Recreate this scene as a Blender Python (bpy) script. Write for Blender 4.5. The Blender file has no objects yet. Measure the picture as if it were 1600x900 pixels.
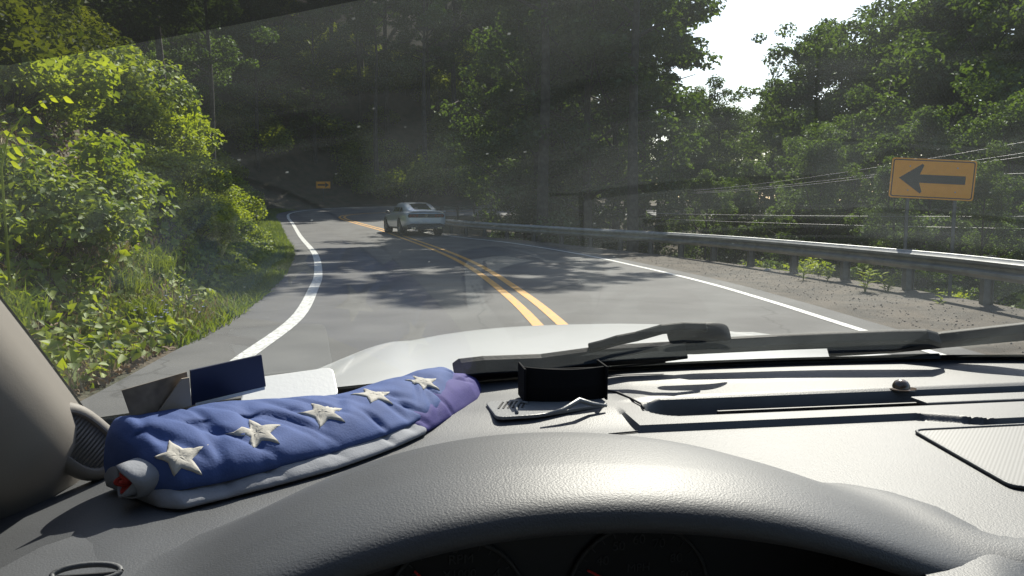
import bpy, bmesh, math, random
import numpy as np
from mathutils import Vector, Matrix, noise
from mathutils.bvhtree import BVHTree
random.seed(7); rng = np.random.default_rng(7)
S = bpy.context.scene
C = S.collection
R = math.radians
# ---------------------------------------------------------------- camera
F_PX = 1250.0; PITCH = math.atan(130/1250); CAMH = 1.42
cd = bpy.data.cameras.new('camera'); cam = bpy.data.objects.new('camera', cd); C.objects.link(cam)
cam.location = (0, 0, CAMH); cam.rotation_euler = (math.pi/2-PITCH, 0, 0)
cd.sensor_width = 36; cd.lens = 36*F_PX/1600; cd.clip_start = .02; cd.clip_end = 6000
S.camera = cam
# ---------------------------------------------------------------- sky, sun, exposure
SUN_EL, SUN_AZ = R(42), R(19)
w = bpy.data.worlds.new('World'); S.world = w; w.use_nodes = True
wn = w.node_tree; wn.nodes.clear()
sky = wn.nodes.new('ShaderNodeTexSky'); sky.sky_type = 'NISHITA'; sky.sun_disc = False
sky.sun_elevation = SUN_EL; sky.sun_rotation = SUN_AZ; sky.air_density = 1.0; sky.dust_density = 1.2; sky.ozone_density = 1.0
bgn = wn.nodes.new('ShaderNodeBackground'); bgn.inputs['Strength'].default_value = .10
wo = wn.nodes.new('ShaderNodeOutputWorld')
wn.links.new(sky.outputs[0], bgn.inputs[0]); wn.links.new(bgn.outputs[0], wo.inputs[0])
sl = bpy.data.lights.new('sun', 'SUN'); sl.energy = 5.0; sl.angle = R(.53); sl.color = (1, .93, .82)
so = bpy.data.objects.new('sun', sl); C.objects.link(so)
sdir = Vector((math.sin(SUN_AZ)*math.cos(SUN_EL), math.cos(SUN_AZ)*math.cos(SUN_EL), math.sin(SUN_EL)))
so.rotation_euler = sdir.to_track_quat('Z', 'Y').to_euler(); so.location = (20, 60, 80)
S.view_settings.view_transform = 'Standard'; S.view_settings.look = 'None'
S.view_settings.exposure = .8; S.view_settings.gamma = 1
S.render.engine = 'CYCLES'
S.cycles.use_denoising = True; S.cycles.max_bounces = 7; S.cycles.diffuse_bounces = 3
S.cycles.glossy_bounces = 3; S.cycles.transparent_max_bounces = 12; S.cycles.caustics_reflective = False; S.cycles.caustics_refractive = False
S.cycles.sample_clamp_indirect = 4

# ---------------------------------------------------------------- helpers: materials
def mat(name, col=(.5,.5,.5), rough=.6, metal=0, spec=.5, noise_amt=0, scale=8, col2=None, bump=0, bscale=60, coat=0, kind='noise', coords='Object', detail=4, bdist=.002):
    m = bpy.data.materials.new(name); m.use_nodes = True
    n = m.node_tree.nodes; l = m.node_tree.links; b = n['Principled BSDF']
    b.inputs['Base Color'].default_value = (*col, 1); b.inputs['Roughness'].default_value = rough
    b.inputs['Metallic'].default_value = metal; b.inputs['Specular IOR Level'].default_value = spec
    if coat: b.inputs['Coat Weight'].default_value = coat; b.inputs['Coat Roughness'].default_value = .06
    tc = n.new('ShaderNodeTexCoord')
    if col2 is not None:
        t = n.new('ShaderNodeTexNoise'); t.inputs['Scale'].default_value = scale; t.inputs['Detail'].default_value = detail
        l.new(tc.outputs[coords], t.inputs['Vector'])
        r = n.new('ShaderNodeValToRGB'); r.color_ramp.elements[0].position = .38; r.color_ramp.elements[1].position = .66
        r.color_ramp.elements[0].color = (*col, 1); r.color_ramp.elements[1].color = (*col2, 1)
        l.new(t.outputs['Fac'], r.inputs['Fac']); l.new(r.outputs['Color'], b.inputs['Base Color'])
    if bump:
        if kind == 'voronoi':
            t2 = n.new('ShaderNodeTexVoronoi'); t2.inputs['Scale'].default_value = bscale; o2 = t2.outputs['Distance']
        else:
            t2 = n.new('ShaderNodeTexNoise'); t2.inputs['Scale'].default_value = bscale; t2.inputs['Detail'].default_value = 3; o2 = t2.outputs['Fac']
        l.new(tc.outputs[coords], t2.inputs['Vector'])
        bp = n.new('ShaderNodeBump'); bp.inputs['Strength'].default_value = bump; bp.inputs['Distance'].default_value = bdist
        l.new(o2, bp.inputs['Height']); l.new(bp.outputs[0], b.inputs['Normal'])
    return m
def leafmat(name, c1, c2, trans=.45, tcol=None, rough=.55, scale=.6):
    """leaf: two greens that vary over the plant and from plant to plant, light passing through"""
    m = bpy.data.materials.new(name); m.use_nodes = True
    n = m.node_tree.nodes; l = m.node_tree.links; n.clear()
    out = n.new('ShaderNodeOutputMaterial'); tc = n.new('ShaderNodeTexCoord'); oi = n.new('ShaderNodeObjectInfo'); ge = n.new('ShaderNodeNewGeometry')
    t = n.new('ShaderNodeTexNoise'); t.inputs['Scale'].default_value = scale; t.inputs['Detail'].default_value = 3
    l.new(tc.outputs['Object'], t.inputs['Vector'])
    a = n.new('ShaderNodeMath'); a.operation = 'MULTIPLY_ADD'; a.inputs[1].default_value = .35; l.new(ge.outputs['Random Per Island'], a.inputs[0]); l.new(t.outputs['Fac'], a.inputs[2])
    a2 = n.new('ShaderNodeMath'); a2.operation = 'MULTIPLY_ADD'; a2.inputs[1].default_value = .25; l.new(oi.outputs['Random'], a2.inputs[0]); l.new(a.outputs[0], a2.inputs[2])
    r = n.new('ShaderNodeValToRGB'); r.color_ramp.elements[0].position = .45; r.color_ramp.elements[1].position = 1.0
    r.color_ramp.elements[0].color = (*c1, 1); r.color_ramp.elements[1].color = (*c2, 1); l.new(a2.outputs[0], r.inputs['Fac'])
    d = n.new('ShaderNodeBsdfDiffuse'); tr = n.new('ShaderNodeBsdfTranslucent'); g = n.new('ShaderNodeBsdfGlossy'); g.inputs['Roughness'].default_value = rough
    g.inputs['Color'].default_value = (.9, .95, .9, 1)
    mx = n.new('ShaderNodeMix'); mx.data_type = 'RGBA'; mx.blend_type = 'MULTIPLY'; mx.inputs['Factor'].default_value = 1
    mx.inputs['B'].default_value = (*(tcol or (1.6, 1.55, .5)), 1); l.new(r.outputs['Color'], mx.inputs['A'])
    l.new(r.outputs['Color'], d.inputs['Color']); l.new(mx.outputs['Result'], tr.inputs['Color'])
    s1 = n.new('ShaderNodeMixShader'); s1.inputs[0].default_value = trans; l.new(d.outputs[0], s1.inputs[1]); l.new(tr.outputs[0], s1.inputs[2])
    s2 = n.new('ShaderNodeMixShader'); s2.inputs[0].default_value = .03; l.new(s1.outputs[0], s2.inputs[1]); l.new(g.outputs[0], s2.inputs[2])
    l.new(s2.outputs[0], out.inputs[0])
    return m
# ---------------------------------------------------------------- helpers: meshes and objects
def link(o, parent=None):
    C.objects.link(o)
    if parent is not None: o.parent = parent
    return o
def tag(o, label=None, cat=None, group=None, kind=None):
    if label: o['label'] = label
    if cat: o['category'] = cat
    if group: o['group'] = group
    if kind: o['kind'] = kind
    return o
def empty(name, loc=(0,0,0), rz=0):
    o = bpy.data.objects.new(name, None); o.location = loc; o.rotation_euler = (0, 0, rz); o.empty_display_size = .2
    return link(o)
class MB:
    def __init__(s): s.v = []; s.f = []
    def add(s, vs, fs):
        k = len(s.v); s.v += [tuple(p) for p in vs]; s.f += [tuple(i+k for i in q) for q in fs]; return s
    def box(s, lo, hi, M=None):
        (x0,y0,z0),(x1,y1,z1) = lo, hi
        vs = [Vector(p) for p in ((x0,y0,z0),(x1,y0,z0),(x1,y1,z0),(x0,y1,z0),(x0,y0,z1),(x1,y0,z1),(x1,y1,z1),(x0,y1,z1))]
        if M is not None: vs = [M @ p for p in vs]
        return s.add(vs, [(0,3,2,1),(4,5,6,7),(0,1,5,4),(1,2,6,5),(2,3,7,6),(3,0,4,7)])
    def loft(s, rings, caps=True, closed=True):
        n = len(rings[0]); vs = [p for r in rings for p in r]; fs = []
        for i in range(len(rings)-1):
            for j in range(n if closed else n-1):
                k = (j+1) % n; fs.append((i*n+j, i*n+k, (i+1)*n+k, (i+1)*n+j))
        if caps and closed: fs.append(tuple(reversed(range(n)))); fs.append(tuple(range((len(rings)-1)*n, len(rings)*n)))
        return s.add(vs, fs)
    def tube(s, pts, rad, n=8, caps=True):
        pts = [Vector(p) for p in pts]
        if not hasattr(rad, '__len__'): rad = [rad]*len(pts)
        rings = []; up = None
        for i, p in enumerate(pts):
            t = (pts[min(i+1, len(pts)-1)]-pts[max(i-1, 0)]).normalized()
            if up is None: up = t.orthogonal().normalized()
            a = (up - t*up.dot(t))
            a = a.normalized() if a.length > 1e-6 else t.orthogonal().normalized()
            up = a; b = t.cross(a)
            rings.append([p+(a*math.cos(q)+b*math.sin(q))*rad[i] for q in [2*math.pi*k/n for k in range(n)]])
        return s.loft(rings, caps)
    def grid(s, P):
        n, m = len(P), len(P[0])
        return s.add([q for r in P for q in r], [(i*m+j, i*m+j+1, (i+1)*m+j+1, (i+1)*m+j) for i in range(n-1) for j in range(m-1)])
    def prism(s, outline, h0, h1, fr=None):
        """outline [(x,y)] swept between two heights; fr(x,y,z) maps to space"""
        fr = fr or (lambda x, y, z: (x, y, z)); n = len(outline)
        vs = [fr(x, y, h0) for x, y in outline]+[fr(x, y, h1) for x, y in outline]
        return s.add(vs, [tuple(reversed(range(n))), tuple(range(n, 2*n))]+[(i, (i+1)%n, n+(i+1)%n, n+i) for i in range(n)])
    def mesh(s, name, m, smooth=False, sharp=None):
        me = bpy.data.meshes.new(name); me.from_pydata(s.v, [], s.f); me.update()
        bm = bmesh.new(); bm.from_mesh(me); bmesh.ops.recalc_face_normals(bm, faces=bm.faces); bm.to_mesh(me); bm.free()
        if m: me.materials.append(m)
        if smooth:
            me.polygons.foreach_set('use_smooth', [True]*len(me.polygons))
            if sharp is not None: me.set_sharp_from_angle(angle=R(sharp))
        return me
    def build(s, name, m, parent=None, smooth=False, sharp=None, bevel=0, solid=0, subsurf=0):
        o = bpy.data.objects.new(name, s.mesh(name, m, smooth, sharp)); link(o, parent)
        if solid: q = o.modifiers.new('thick', 'SOLIDIFY'); q.thickness = solid; q.offset = -1
        if bevel: q = o.modifiers.new('bevel', 'BEVEL'); q.width = bevel; q.segments = 2; q.limit_method = 'ANGLE'; q.angle_limit = R(35)
        if subsurf: q = o.modifiers.new('sub', 'SUBSURF'); q.levels = subsurf; q.render_levels = subsurf
        return o
def textmesh(name, body, size, m, parent, M, extrude=.0004):
    cu = bpy.data.curves.new(name, 'FONT'); cu.body = body; cu.size = size; cu.align_x = 'CENTER'; cu.align_y = 'CENTER'; cu.extrude = extrude
    t = bpy.data.objects.new('t', cu); C.objects.link(t)
    bpy.context.view_layer.update()
    me = bpy.data.meshes.new_from_object(t.evaluated_get(bpy.context.evaluated_depsgraph_get())); me.name = name
    bpy.data.objects.remove(t); me.transform(M); me.materials.clear(); me.materials.append(m)
    o = bpy.data.objects.new(name, me); return link(o, parent)
def catmull(pts, n):
    """smooth curve through pts, n points evenly spaced along it"""
    P = np.array(pts, float); P = np.vstack([2*P[0]-P[1], P, 2*P[-1]-P[-2]]); out = []
    for i in range(1, len(P)-2):
        for t in np.linspace(0, 1, 24, endpoint=False):
            a, b, c, d = P[i-1:i+3]
            out.append(.5*((2*b)+(c-a)*t+(2*a-5*b+4*c-d)*t*t+(3*b-a-3*c+d)*t**3))
    out.append(P[-2]); out = np.array(out)
    s = np.r_[0, np.cumsum(np.linalg.norm(np.diff(out, axis=0), axis=1))]
    q = np.linspace(0, s[-1], n)
    return np.stack([np.interp(q, s, out[:, k]) for k in range(out.shape[1])], 1)
def pixdir(u, v):
    x, y = (u-800)/F_PX, (450-v)/F_PX
    return Vector((x, y*math.sin(PITCH)+math.cos(PITCH), y*math.cos(PITCH)-math.sin(PITCH)))
def at(u, v, Y):
    d = pixdir(u, v); return Vector((0, 0, CAMH))+d*(Y/d.y)
# ---------------------------------------------------------------- the lie of the land
def zr(Y):
    Y = np.asarray(Y, float)
    return np.where(Y < 21, 0, .0006*(np.clip(Y, 21, 68)-21)**2)
NP = 260
LWHITE = catmull([(-2.0,-16),(-2.1,-6),(-2.2,0),(-2.35,5),(-2.51,7.45),(-2.73,10.1),(-3.4,13.65),(-3.93,16.16),(-5.12,20.96),(-6.33,25.29),(-8.81,33.41),(-12.3,45.06),(-14.6,52.4),(-15.95,58),(-15.6,62.2),(-13.4,65.2),(-9,66.7),(0,66.8),(14,66),(32,64)], NP)
YEL = catmull([(1.4,-16),(1.3,-3),(1.05,3),(.5,9.05),(0,13.14),(-.9,18.74),(-2.17,24.63),(-4.03,31.53),(-6.19,38.75),(-8.76,45.75),(-10.38,50.07),(-11.25,53.2),(-11.28,55.6),(-10.2,57.8),(-8,59.5),(-4,60.6),(3,60.9),(14,60.4),(32,58.5)], NP)
RWHITE = catmull([(4.4,-16),(4.35,0),(4.2,5),(3.94,9.55),(3.81,11.81),(3.54,14.68),(2.94,18.35),(1.87,23.4),(0,28.96),(-2.07,32.9),(-4.3,37.6),(-6.2,42.8),(-7.4,47),(-7.7,50.5),(-7,53),(-5,54.9),(-1,55.7),(5,55.7),(14,55.2),(32,53.2)], NP)
def offset(P, d):
    T = np.gradient(P, axis=0); T /= np.linalg.norm(T, axis=1)[:, None]
    d = np.asarray(d) if np.ndim(d) else np.full(len(P), d)
    return P+np.stack([-T[:, 1], T[:, 0]], 1)*d[:, None]
lw = np.interp(LWHITE[:, 1], [-16, 6, 10, 16, 26, 40, 60], [.75, .75, .8, .72, .62, .7, .9])
LEDGE = offset(LWHITE, lw); REDGE = offset(RWHITE, -.45)
def pdist(P, L):
    """distance and side (+ left) of points P from polyline L"""
    best = np.full(len(P), 1e9); side = np.zeros(len(P))
    for a, b in zip(L[:-1], L[1:]):
        ab = b-a; t = np.clip(((P-a)@ab)/(ab@ab+1e-12), 0, 1); q = a+t[:, None]*ab; e = P-q
        d = np.hypot(e[:, 0], e[:, 1]); m = d < best-1e-9
        cr = ab[0]*(P[:, 1]-a[1])-ab[1]*(P[:, 0]-a[0])
        best[m] = d[m]; side[m] = np.sign(cr[m])
    return best, side
def vnoise(P, s, amp):
    return np.array([noise.noise(Vector((x*s, y*s, 3.3))) for x, y in P])*amp
def terrain(P, rough=True):
    P = np.asarray(P, float); dl, sl_ = pdist(P, LEDGE); dr, sr = pdist(P, REDGE)
    Y = P[:, 1]; base = zr(Y)
    outer = sl_ > 0
    outer &= (dl <= dr) | (P[:, 0] < -3)
    inner = (sr < 0) & ~outer
    z = base-.06
    # bank on the left and the hillside behind the bend
    d = dl; nearf = np.clip((31-Y)/11, 0, 1); farf = np.clip((Y-52)/12, 0, 1)
    nearf = nearf*nearf*(3-2*nearf)
    v0 = .9*nearf+1.6*(1-nearf)+1.5*farf
    dd = np.clip(d-v0, 0, None)
    hillf = np.clip((17-P[:, 0])/14, 0, 1)*np.clip(farf*1.0, 0, 1)
    zb = nearf*(1.25*np.clip(dd, 0, 3.2)+.75*np.clip(dd-3.2, 0, 9)+.45*np.clip(dd-12.2, 0, 40)) + (1-nearf)*((1-farf)*(.16*np.clip(dd, 0, 9)+.62*np.clip(dd-9, 0, 60))+hillf*(.42*np.clip(dd, 0, 4)+.95*np.clip(dd-4, 0, 45))) 
    zo = base-.05+.07*np.clip(d, 0, v0)+zb
    # drop on the inside of the bend
    shoulder = np.interp(Y, [0, 14, 20, 27, 33], [2.9, 2.6, 2.1, 1.4, .9])
    di = np.clip(dr-shoulder, 0, None)
    zi = np.maximum(base-.03-.02*np.minimum(dr, shoulder)-.5*di, -6.5)
    zi = zi+.035*np.clip(dr-60, 0, 400)
    z = np.where(outer, zo, np.where(inner, zi, z))
    if rough:
        nz = vnoise(P, .35, .35)+vnoise(P, 1.3, .14)
        k = np.where(outer, np.clip((d-.8)/2.5, 0, 1), np.where(inner, np.clip((dr-shoulder-.3)/3, 0, 1), 0))
        z = z+nz*k
    return z
def tz(x, y): return float(terrain(np.array([[x, y]]))[0])
# ---------------------------------------------------------------- materials of the setting
M = {}
M['soil'] = mat('bank_soil', (.075,.055,.033), .95, col2=(.035,.036,.016), scale=1.3, bump=.8, bscale=14, bdist=.06)
M['asphalt'] = mat('asphalt', (.08,.0795,.079), .85, col2=(.112,.111,.109), scale=.9, bump=.5, bscale=170, bdist=.004, detail=9, spec=.3)
def asphalt_wear(m):
    n = m.node_tree.nodes; l = m.node_tree.links; b = n['Principled BSDF']; tc = n.new('ShaderNodeTexCoord')
    src = b.inputs['Base Color'].links[0].from_socket
    g = n.new('ShaderNodeTexNoise'); g.inputs['Scale'].default_value = 55; g.inputs['Detail'].default_value = 6; g.inputs['Roughness'].default_value = .8; l.new(tc.outputs['Object'], g.inputs['Vector'])
    gr = n.new('ShaderNodeMapRange'); gr.inputs[1].default_value = .3; gr.inputs[2].default_value = .7; gr.inputs[3].default_value = .72; gr.inputs[4].default_value = 1.3; l.new(g.outputs['Fac'], gr.inputs[0])
    wv = n.new('ShaderNodeTexNoise'); wv.inputs['Scale'].default_value = 1.1; wv.inputs['Detail'].default_value = 8; l.new(tc.outputs['Object'], wv.inputs['Vector'])
    ad = n.new('ShaderNodeVectorMath'); ad.operation = 'MULTIPLY_ADD'; ad.inputs[1].default_value = (.9, .9, .9); l.new(wv.outputs['Color'], ad.inputs[0]); l.new(tc.outputs['Object'], ad.inputs[2])
    v = n.new('ShaderNodeTexVoronoi'); v.feature = 'DISTANCE_TO_EDGE'; v.inputs['Scale'].default_value = .23; l.new(ad.outputs[0], v.inputs['Vector'])
    cr = n.new('ShaderNodeMapRange'); cr.inputs[1].default_value = .001; cr.inputs[2].default_value = .006; cr.inputs[3].default_value = .7; cr.inputs[4].default_value = 1; l.new(v.outputs['Distance'], cr.inputs[0])
    m1 = n.new('ShaderNodeMath'); m1.operation = 'MULTIPLY'; l.new(gr.outputs[0], m1.inputs[0]); l.new(cr.outputs[0], m1.inputs[1])
    sc = n.new('ShaderNodeVectorMath'); sc.operation = 'SCALE'; l.new(src, sc.inputs[0]); l.new(m1.outputs[0], sc.inputs['Scale']); l.new(sc.outputs[0], b.inputs['Base Color'])
asphalt_wear(M['asphalt'])
M['gravel'] = mat('gravel_ground', (.10,.083,.064), .95, col2=(.048,.042,.034), scale=1.6, bump=1, bscale=40, bdist=.02, detail=10)
M['stone'] = mat('stone', (.19,.165,.135), .9, col2=(.09,.08,.068), scale=3)
def paint(name, col):
    m = mat(name, col, .7, bump=.3, bscale=150)
    n = m.node_tree.nodes; l = m.node_tree.links; b = n['Principled BSDF']; tc = n.new('ShaderNodeTexCoord')
    t = n.new('ShaderNodeTexNoise'); t.inputs['Scale'].default_value = 16; t.inputs['Detail'].default_value = 10; t.inputs['Roughness'].default_value = .75
    l.new(tc.outputs['Object'], t.inputs['Vector'])
    r = n.new('ShaderNodeValToRGB'); r.color_ramp.elements[0].position = .36; r.color_ramp.elements[1].position = .53
    r.color_ramp.elements[0].color = (.16,.15,.14,1); r.color_ramp.elements[1].color = (*col, 1)
    l.new(t.outputs['Fac'], r.inputs['Fac']); l.new(r.outputs['Color'], b.inputs['Base Color']); return m
M['white_paint'] = paint('white_road_paint', (.56,.57,.55)); M['yellow_paint'] = paint('yellow_road_paint', (.60,.285,.016))
M['bark'] = mat('bark', (.035,.03,.025), .95, col2=(.07,.062,.052), scale=5, bump=1, bscale=12, bdist=.03)
M['leaf'] = leafmat('tree_leaf', (.026,.052,.014), (.075,.12,.026), .42)
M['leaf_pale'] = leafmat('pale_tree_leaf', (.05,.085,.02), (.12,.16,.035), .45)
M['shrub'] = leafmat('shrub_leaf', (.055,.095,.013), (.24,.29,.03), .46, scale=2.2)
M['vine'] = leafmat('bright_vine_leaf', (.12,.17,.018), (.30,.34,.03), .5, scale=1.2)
M['grass'] = leafmat('grass_blade', (.07,.115,.022), (.17,.21,.045), .4, scale=1.5)
M['dry'] = leafmat('dry_straw', (.16,.115,.06), (.30,.24,.13), .25, tcol=(1.1,1,.8))
M['litter'] = leafmat('dead_leaf', (.09,.05,.028), (.2,.125,.065), .15, tcol=(1.1,1,.8))
M['flower'] = leafmat('blue_petal', (.3,.34,.62), (.5,.5,.75), .4, tcol=(1,1,1.2))
M['galv'] = mat('galvanised_steel', (.38,.39,.39), .45, .5, col2=(.27,.28,.28), scale=4)
M['rpost'] = mat('dull_steel_post', (.13,.135,.135), .6, .4, col2=(.08,.08,.08), scale=6)
M['post'] = mat('weathered_post', (.17,.15,.13), .8, col2=(.09,.085,.08), scale=7)
# ---------------------------------------------------------------- ground, road, markings
def axis(lo, hi, step, far):
    a = list(np.arange(lo, hi+.01, step)); g = step
    while a[-1] < far: g *= 1.35; a.append(a[-1]+g)
    g = step
    while a[0] > -far: g *= 1.35; a.insert(0, a[0]-g)
    return np.array(a)
gx, gy = axis(-26, 22, .5, 1600), axis(-4, 84, .5, 1600)
GX, GY = np.meshgrid(gx, gy); PP = np.stack([GX.ravel(), GY.ravel()], 1)
Z = terrain(PP)
nx = len(gx)
idx = np.arange(len(PP)).reshape(len(gy), nx)
fs = np.stack([idx[:-1,:-1].ravel(), idx[:-1,1:].ravel(), idx[1:,1:].ravel(), idx[1:,:-1].ravel()], 1)
me = bpy.data.meshes.new('ground'); me.from_pydata(np.c_[PP, Z].tolist(), [], fs.tolist()); me.materials.append(M['soil'])
me.polygons.foreach_set('use_smooth', [True]*len(me.polygons))
tag(link(bpy.data.objects.new('ground', me)), kind='structure')
GROUND = BVHTree.FromPolygons(np.c_[PP, Z].tolist(), fs.tolist())
def gz(x, y):
    h = GROUND.ray_cast(Vector((x, y, 200)), Vector((0, 0, -1)))
    return h[0].z if h[0] else 0
def strip(name, A, B, h, m, cols=6):
    t = np.linspace(0, 1, cols+1)
    P = [[(*(a*(1-k)+b*k), float(zr((a*(1-k)+b*k)[1]))+h) for k in t] for a, b in zip(A, B)]
    o = MB().grid(P).build(name, m, smooth=True); tag(o, kind='structure'); return o
strip('road', LEDGE, REDGE, .0, M['asphalt'])
strip('left_edge_line', offset(LWHITE, .085), offset(LWHITE, -.085), .005, M['white_paint'], 1)
strip('right_edge_line', offset(RWHITE, .06), offset(RWHITE, -.06), .005, M['white_paint'], 1)
strip('left_centre_line', offset(YEL, .23), offset(YEL, .09), .005, M['yellow_paint'], 1)
strip('right_centre_line', offset(YEL, -.07), offset(YEL, -.21), .005, M['yellow_paint'], 1)
sel = RWHITE[:, 1] < 36; kk = np.where(np.cumsum(~sel) == 0)[0]
gw = np.interp(RWHITE[kk, 1], [0, 14, 20, 27, 35], [-3.4, -3.1, -2.5, -1.6, -1.0])
strip('gravel_shoulder', offset(RWHITE, -.40)[kk], offset(RWHITE[kk], gw), -.012, M['gravel'], 4)
# ---------------------------------------------------------------- leaves
def leaf_mesh(name, pos, nrm, size, m, aspect=.5, fold=.18, axis_dir=None):
    """one kite-shaped, slightly folded leaf per position"""
    n = len(pos); nrm = nrm/np.linalg.norm(nrm, axis=1)[:, None]
    r = axis_dir if axis_dir is not None else rng.normal(size=(n, 3))
    a = r-nrm*(r*nrm).sum(1)[:, None]; a /= np.linalg.norm(a, axis=1)[:, None]+1e-9; b = np.cross(nrm, a)
    s = size[:, None]
    v = np.stack([pos-a*s*.5, pos+b*s*aspect*.5+a*s*.05+nrm*s*fold, pos+a*s*.5-nrm*s*.1, pos-b*s*aspect*.5+a*s*.05+nrm*s*fold], 1).reshape(-1, 3)
    f = np.arange(n*4).reshape(n, 4); f = np.concatenate([f[:, [0, 1, 2]], f[:, [0, 2, 3]]])
    me = bpy.data.meshes.new(name); me.vertices.add(len(v)); me.vertices.foreach_set('co', v.ravel())
    me.loops.add(len(f)*3); me.loops.foreach_set('vertex_index', f.ravel().astype(np.int32))
    me.polygons.add(len(f)); me.polygons.foreach_set('loop_start', np.arange(0, len(f)*3, 3)); me.update(calc_edges=True); me.materials.append(m)
    return me
def tree_kind(seed, h, bare, cr, leaves, lsize, m, lean=.3, limbs=15):
    """trunk with limbs and a crown of leaf clumps; crown starts at height bare"""
    rd = random.Random(seed); r_ = np.random.default_rng(seed)
    tr = MB(); n = 9
    spine = [Vector((lean*math.sin(i*.9+seed)*.5*i/n, lean*math.cos(i*.7+seed)*.5*i/n, h*.93*i/n)) for i in range(n+1)]
    r0 = .0105*h+.04
    tr.tube([spine[0]-Vector((0, 0, .6))]+spine, [r0*1.35]+[r0*(1-.9*i/n)+.015 for i in range(n+1)], 8)
    clus = []
    for i in range(limbs):
        t = (i+.5)/limbs; hh = bare+(h*.95-bare)*t
        k = hh/(h*.93)*n; j = min(int(k), n-1); p = spine[j].lerp(spine[j+1], min(k-j, 1))
        az = i*2.4+rd.uniform(-.5, .5); prof = math.sin(math.pi*(.18+.72*t))**.8
        L = cr*prof*rd.uniform(.65, 1.15); el = R(15+45*t+rd.uniform(-12, 12))
        dv = Vector((math.cos(az)*math.cos(el), math.sin(az)*math.cos(el), math.sin(el)))
        q = p+dv*L*.55+Vector((0, 0, L*.05)); e = p+dv*L+Vector((0, 0, rd.uniform(-.15, .2)*L))
        rr = r0*.42*(1-.6*t)
        tr.tube([p, q, e], [rr, rr*.55, .015], 5)
        for s_ in range(6):
            u = rd.uniform(.3, 1.05); bp = p.lerp(q, min(u/.55, 1)) if u < .55 else q.lerp(e, (u-.55)/.45)
            off = Vector((rd.gauss(0, 1), rd.gauss(0, 1), rd.gauss(0, .6))).normalized()*rd.uniform(.2, .42)*L
            ce = bp+off; clus.append((ce, rd.uniform(.35, .75)*cr*.22))
            if s_ % 2 == 0: tr.tube([bp, ce], [rr*.3+.008, .008], 4)
    for s_ in range(7): clus.append((spine[-1]+Vector((rd.gauss(0, .12), rd.gauss(0, .12), rd.uniform(-.12, .07)))*cr, cr*.16))
    cpos = np.array([c[0][:] for c in clus]); csz = np.array([c[1] for c in clus])
    k = r_.choice(len(clus), leaves, p=csz**2/np.sum(csz**2))
    dv = r_.normal(size=(leaves, 3)); dv /= np.linalg.norm(dv, axis=1)[:, None]
    rad = r_.uniform(.25, 1, leaves)**.6
    pos = cpos[k]+dv*(rad*csz[k])[:, None]*np.array([1.25, 1.25, .8])
    nrm = dv*.5+np.array([0, 0, .7])+r_.normal(size=(leaves, 3))*.55
    crown = leaf_mesh('crown', pos, nrm, r_.uniform(.7, 1.3, leaves)*lsize, m, .62)
    return tr.mesh('trunk', M['bark'], True), crown
def plant(name, kind, x, y, s, rz, label, cat, group=None, zoff=0, parts=('trunk', 'crown'), tilt=0, z=None):
    o = empty(name, (x, y, (gz(x, y) if z is None else z)+zoff), rz); o.scale = (s, s, s); o.rotation_euler[0] = tilt
    tag(o, label, cat, group)
    for nm, me in zip(parts, kind): link(bpy.data.objects.new(nm, me), o)
    return o
OAK = [tree_kind(11+i, 17, 4.5, 5.2, 11500, .25, M['leaf']) for i in range(3)]
TALL = [tree_kind(31+i, 21, 9.5, 4.2, 11000, .27, M['leaf'], .5, 13) for i in range(3)]
EDGE = [tree_kind(51+i, 15, 1.2, 4.6, 17000, .22, M['leaf'], .3, 20) for i in range(2)]
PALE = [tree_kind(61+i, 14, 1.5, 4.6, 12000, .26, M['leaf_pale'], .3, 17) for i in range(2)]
rd = random.Random(5)
# hillside behind the bend: rows of tall trunks going up the slope
spots = []
for row, (y0, nrow) in enumerate([(74, 10), (78, 11), (83, 12), (89, 12), (96, 13), (104, 13)]):
    for i in range(nrow):
        x = -48+62*(i+.5)/nrow+rd.uniform(-2.2, 2.2); spots.append((x, y0+rd.uniform(-2, 2)))
for i, (x, y) in enumerate(spots):
    plant('forest_tree', (TALL+OAK[:1]+EDGE[:1])[i % 5], x, y, rd.uniform(.85, 1.15), rd.uniform(0, 6.3), 'tall dark tree on the shaded hillside behind the bend', 'tree', 'trees on the shaded hillside')
# wooded slope behind the left bank
for i, (x, y, s) in enumerate([(-15,35,.85),(-19,40,.95),(-17,46,.8),(-21,51,.9),(-24,58,.9),(-22,34,1.05),(-27,45,1),(-24,28,.95),(-29,37,1.1),(-26,65,.95),(-31,54,1),(-22,70,.9),(-30,24,1),(-25,20,.9),(-33,32,1.1),(-36,62,1)]):
    plant('slope_tree', (TALL+OAK)[i % 6], x, y, s, rd.uniform(0, 6.3), 'dark tree on the wooded slope behind the left bank', 'tree', 'trees above the left bank')
# trees inside the bend, beyond the guardrail
for i, (x, y, s) in enumerate([(3.4,36,1.15),(5.0,33.2,1.0),(1.2,39,.95),(5.2,40.5,1.2),(2.6,44.5,1.1),(7.4,46,1.25),(4.4,50,1.1),(8.2,50.5,1.0),(.8,49.5,.8)]):
    plant('roadside_tree', (EDGE[:1]+TALL[:1]+EDGE+OAK)[i % 6], x, y, s, rd.uniform(0, 6.3), 'large shady tree inside the bend beyond the steel barrier', 'tree', 'trees inside the bend')
for i, (x, y, s) in enumerate([(2.2,41.6,1.08), (1.3,34.2,1.05)]):  # tall trees added for the shade they cast across the road
    plant('shade_tree', TALL[1+i], x, y, s, rd.uniform(0, 6.3), ('added tall bare trunked tree shading the road in front of the shady trees inside the bend', 'added tall bare trunked tree shading the road closest behind the guardrail right of the coupe')[i], 'tree')
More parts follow.
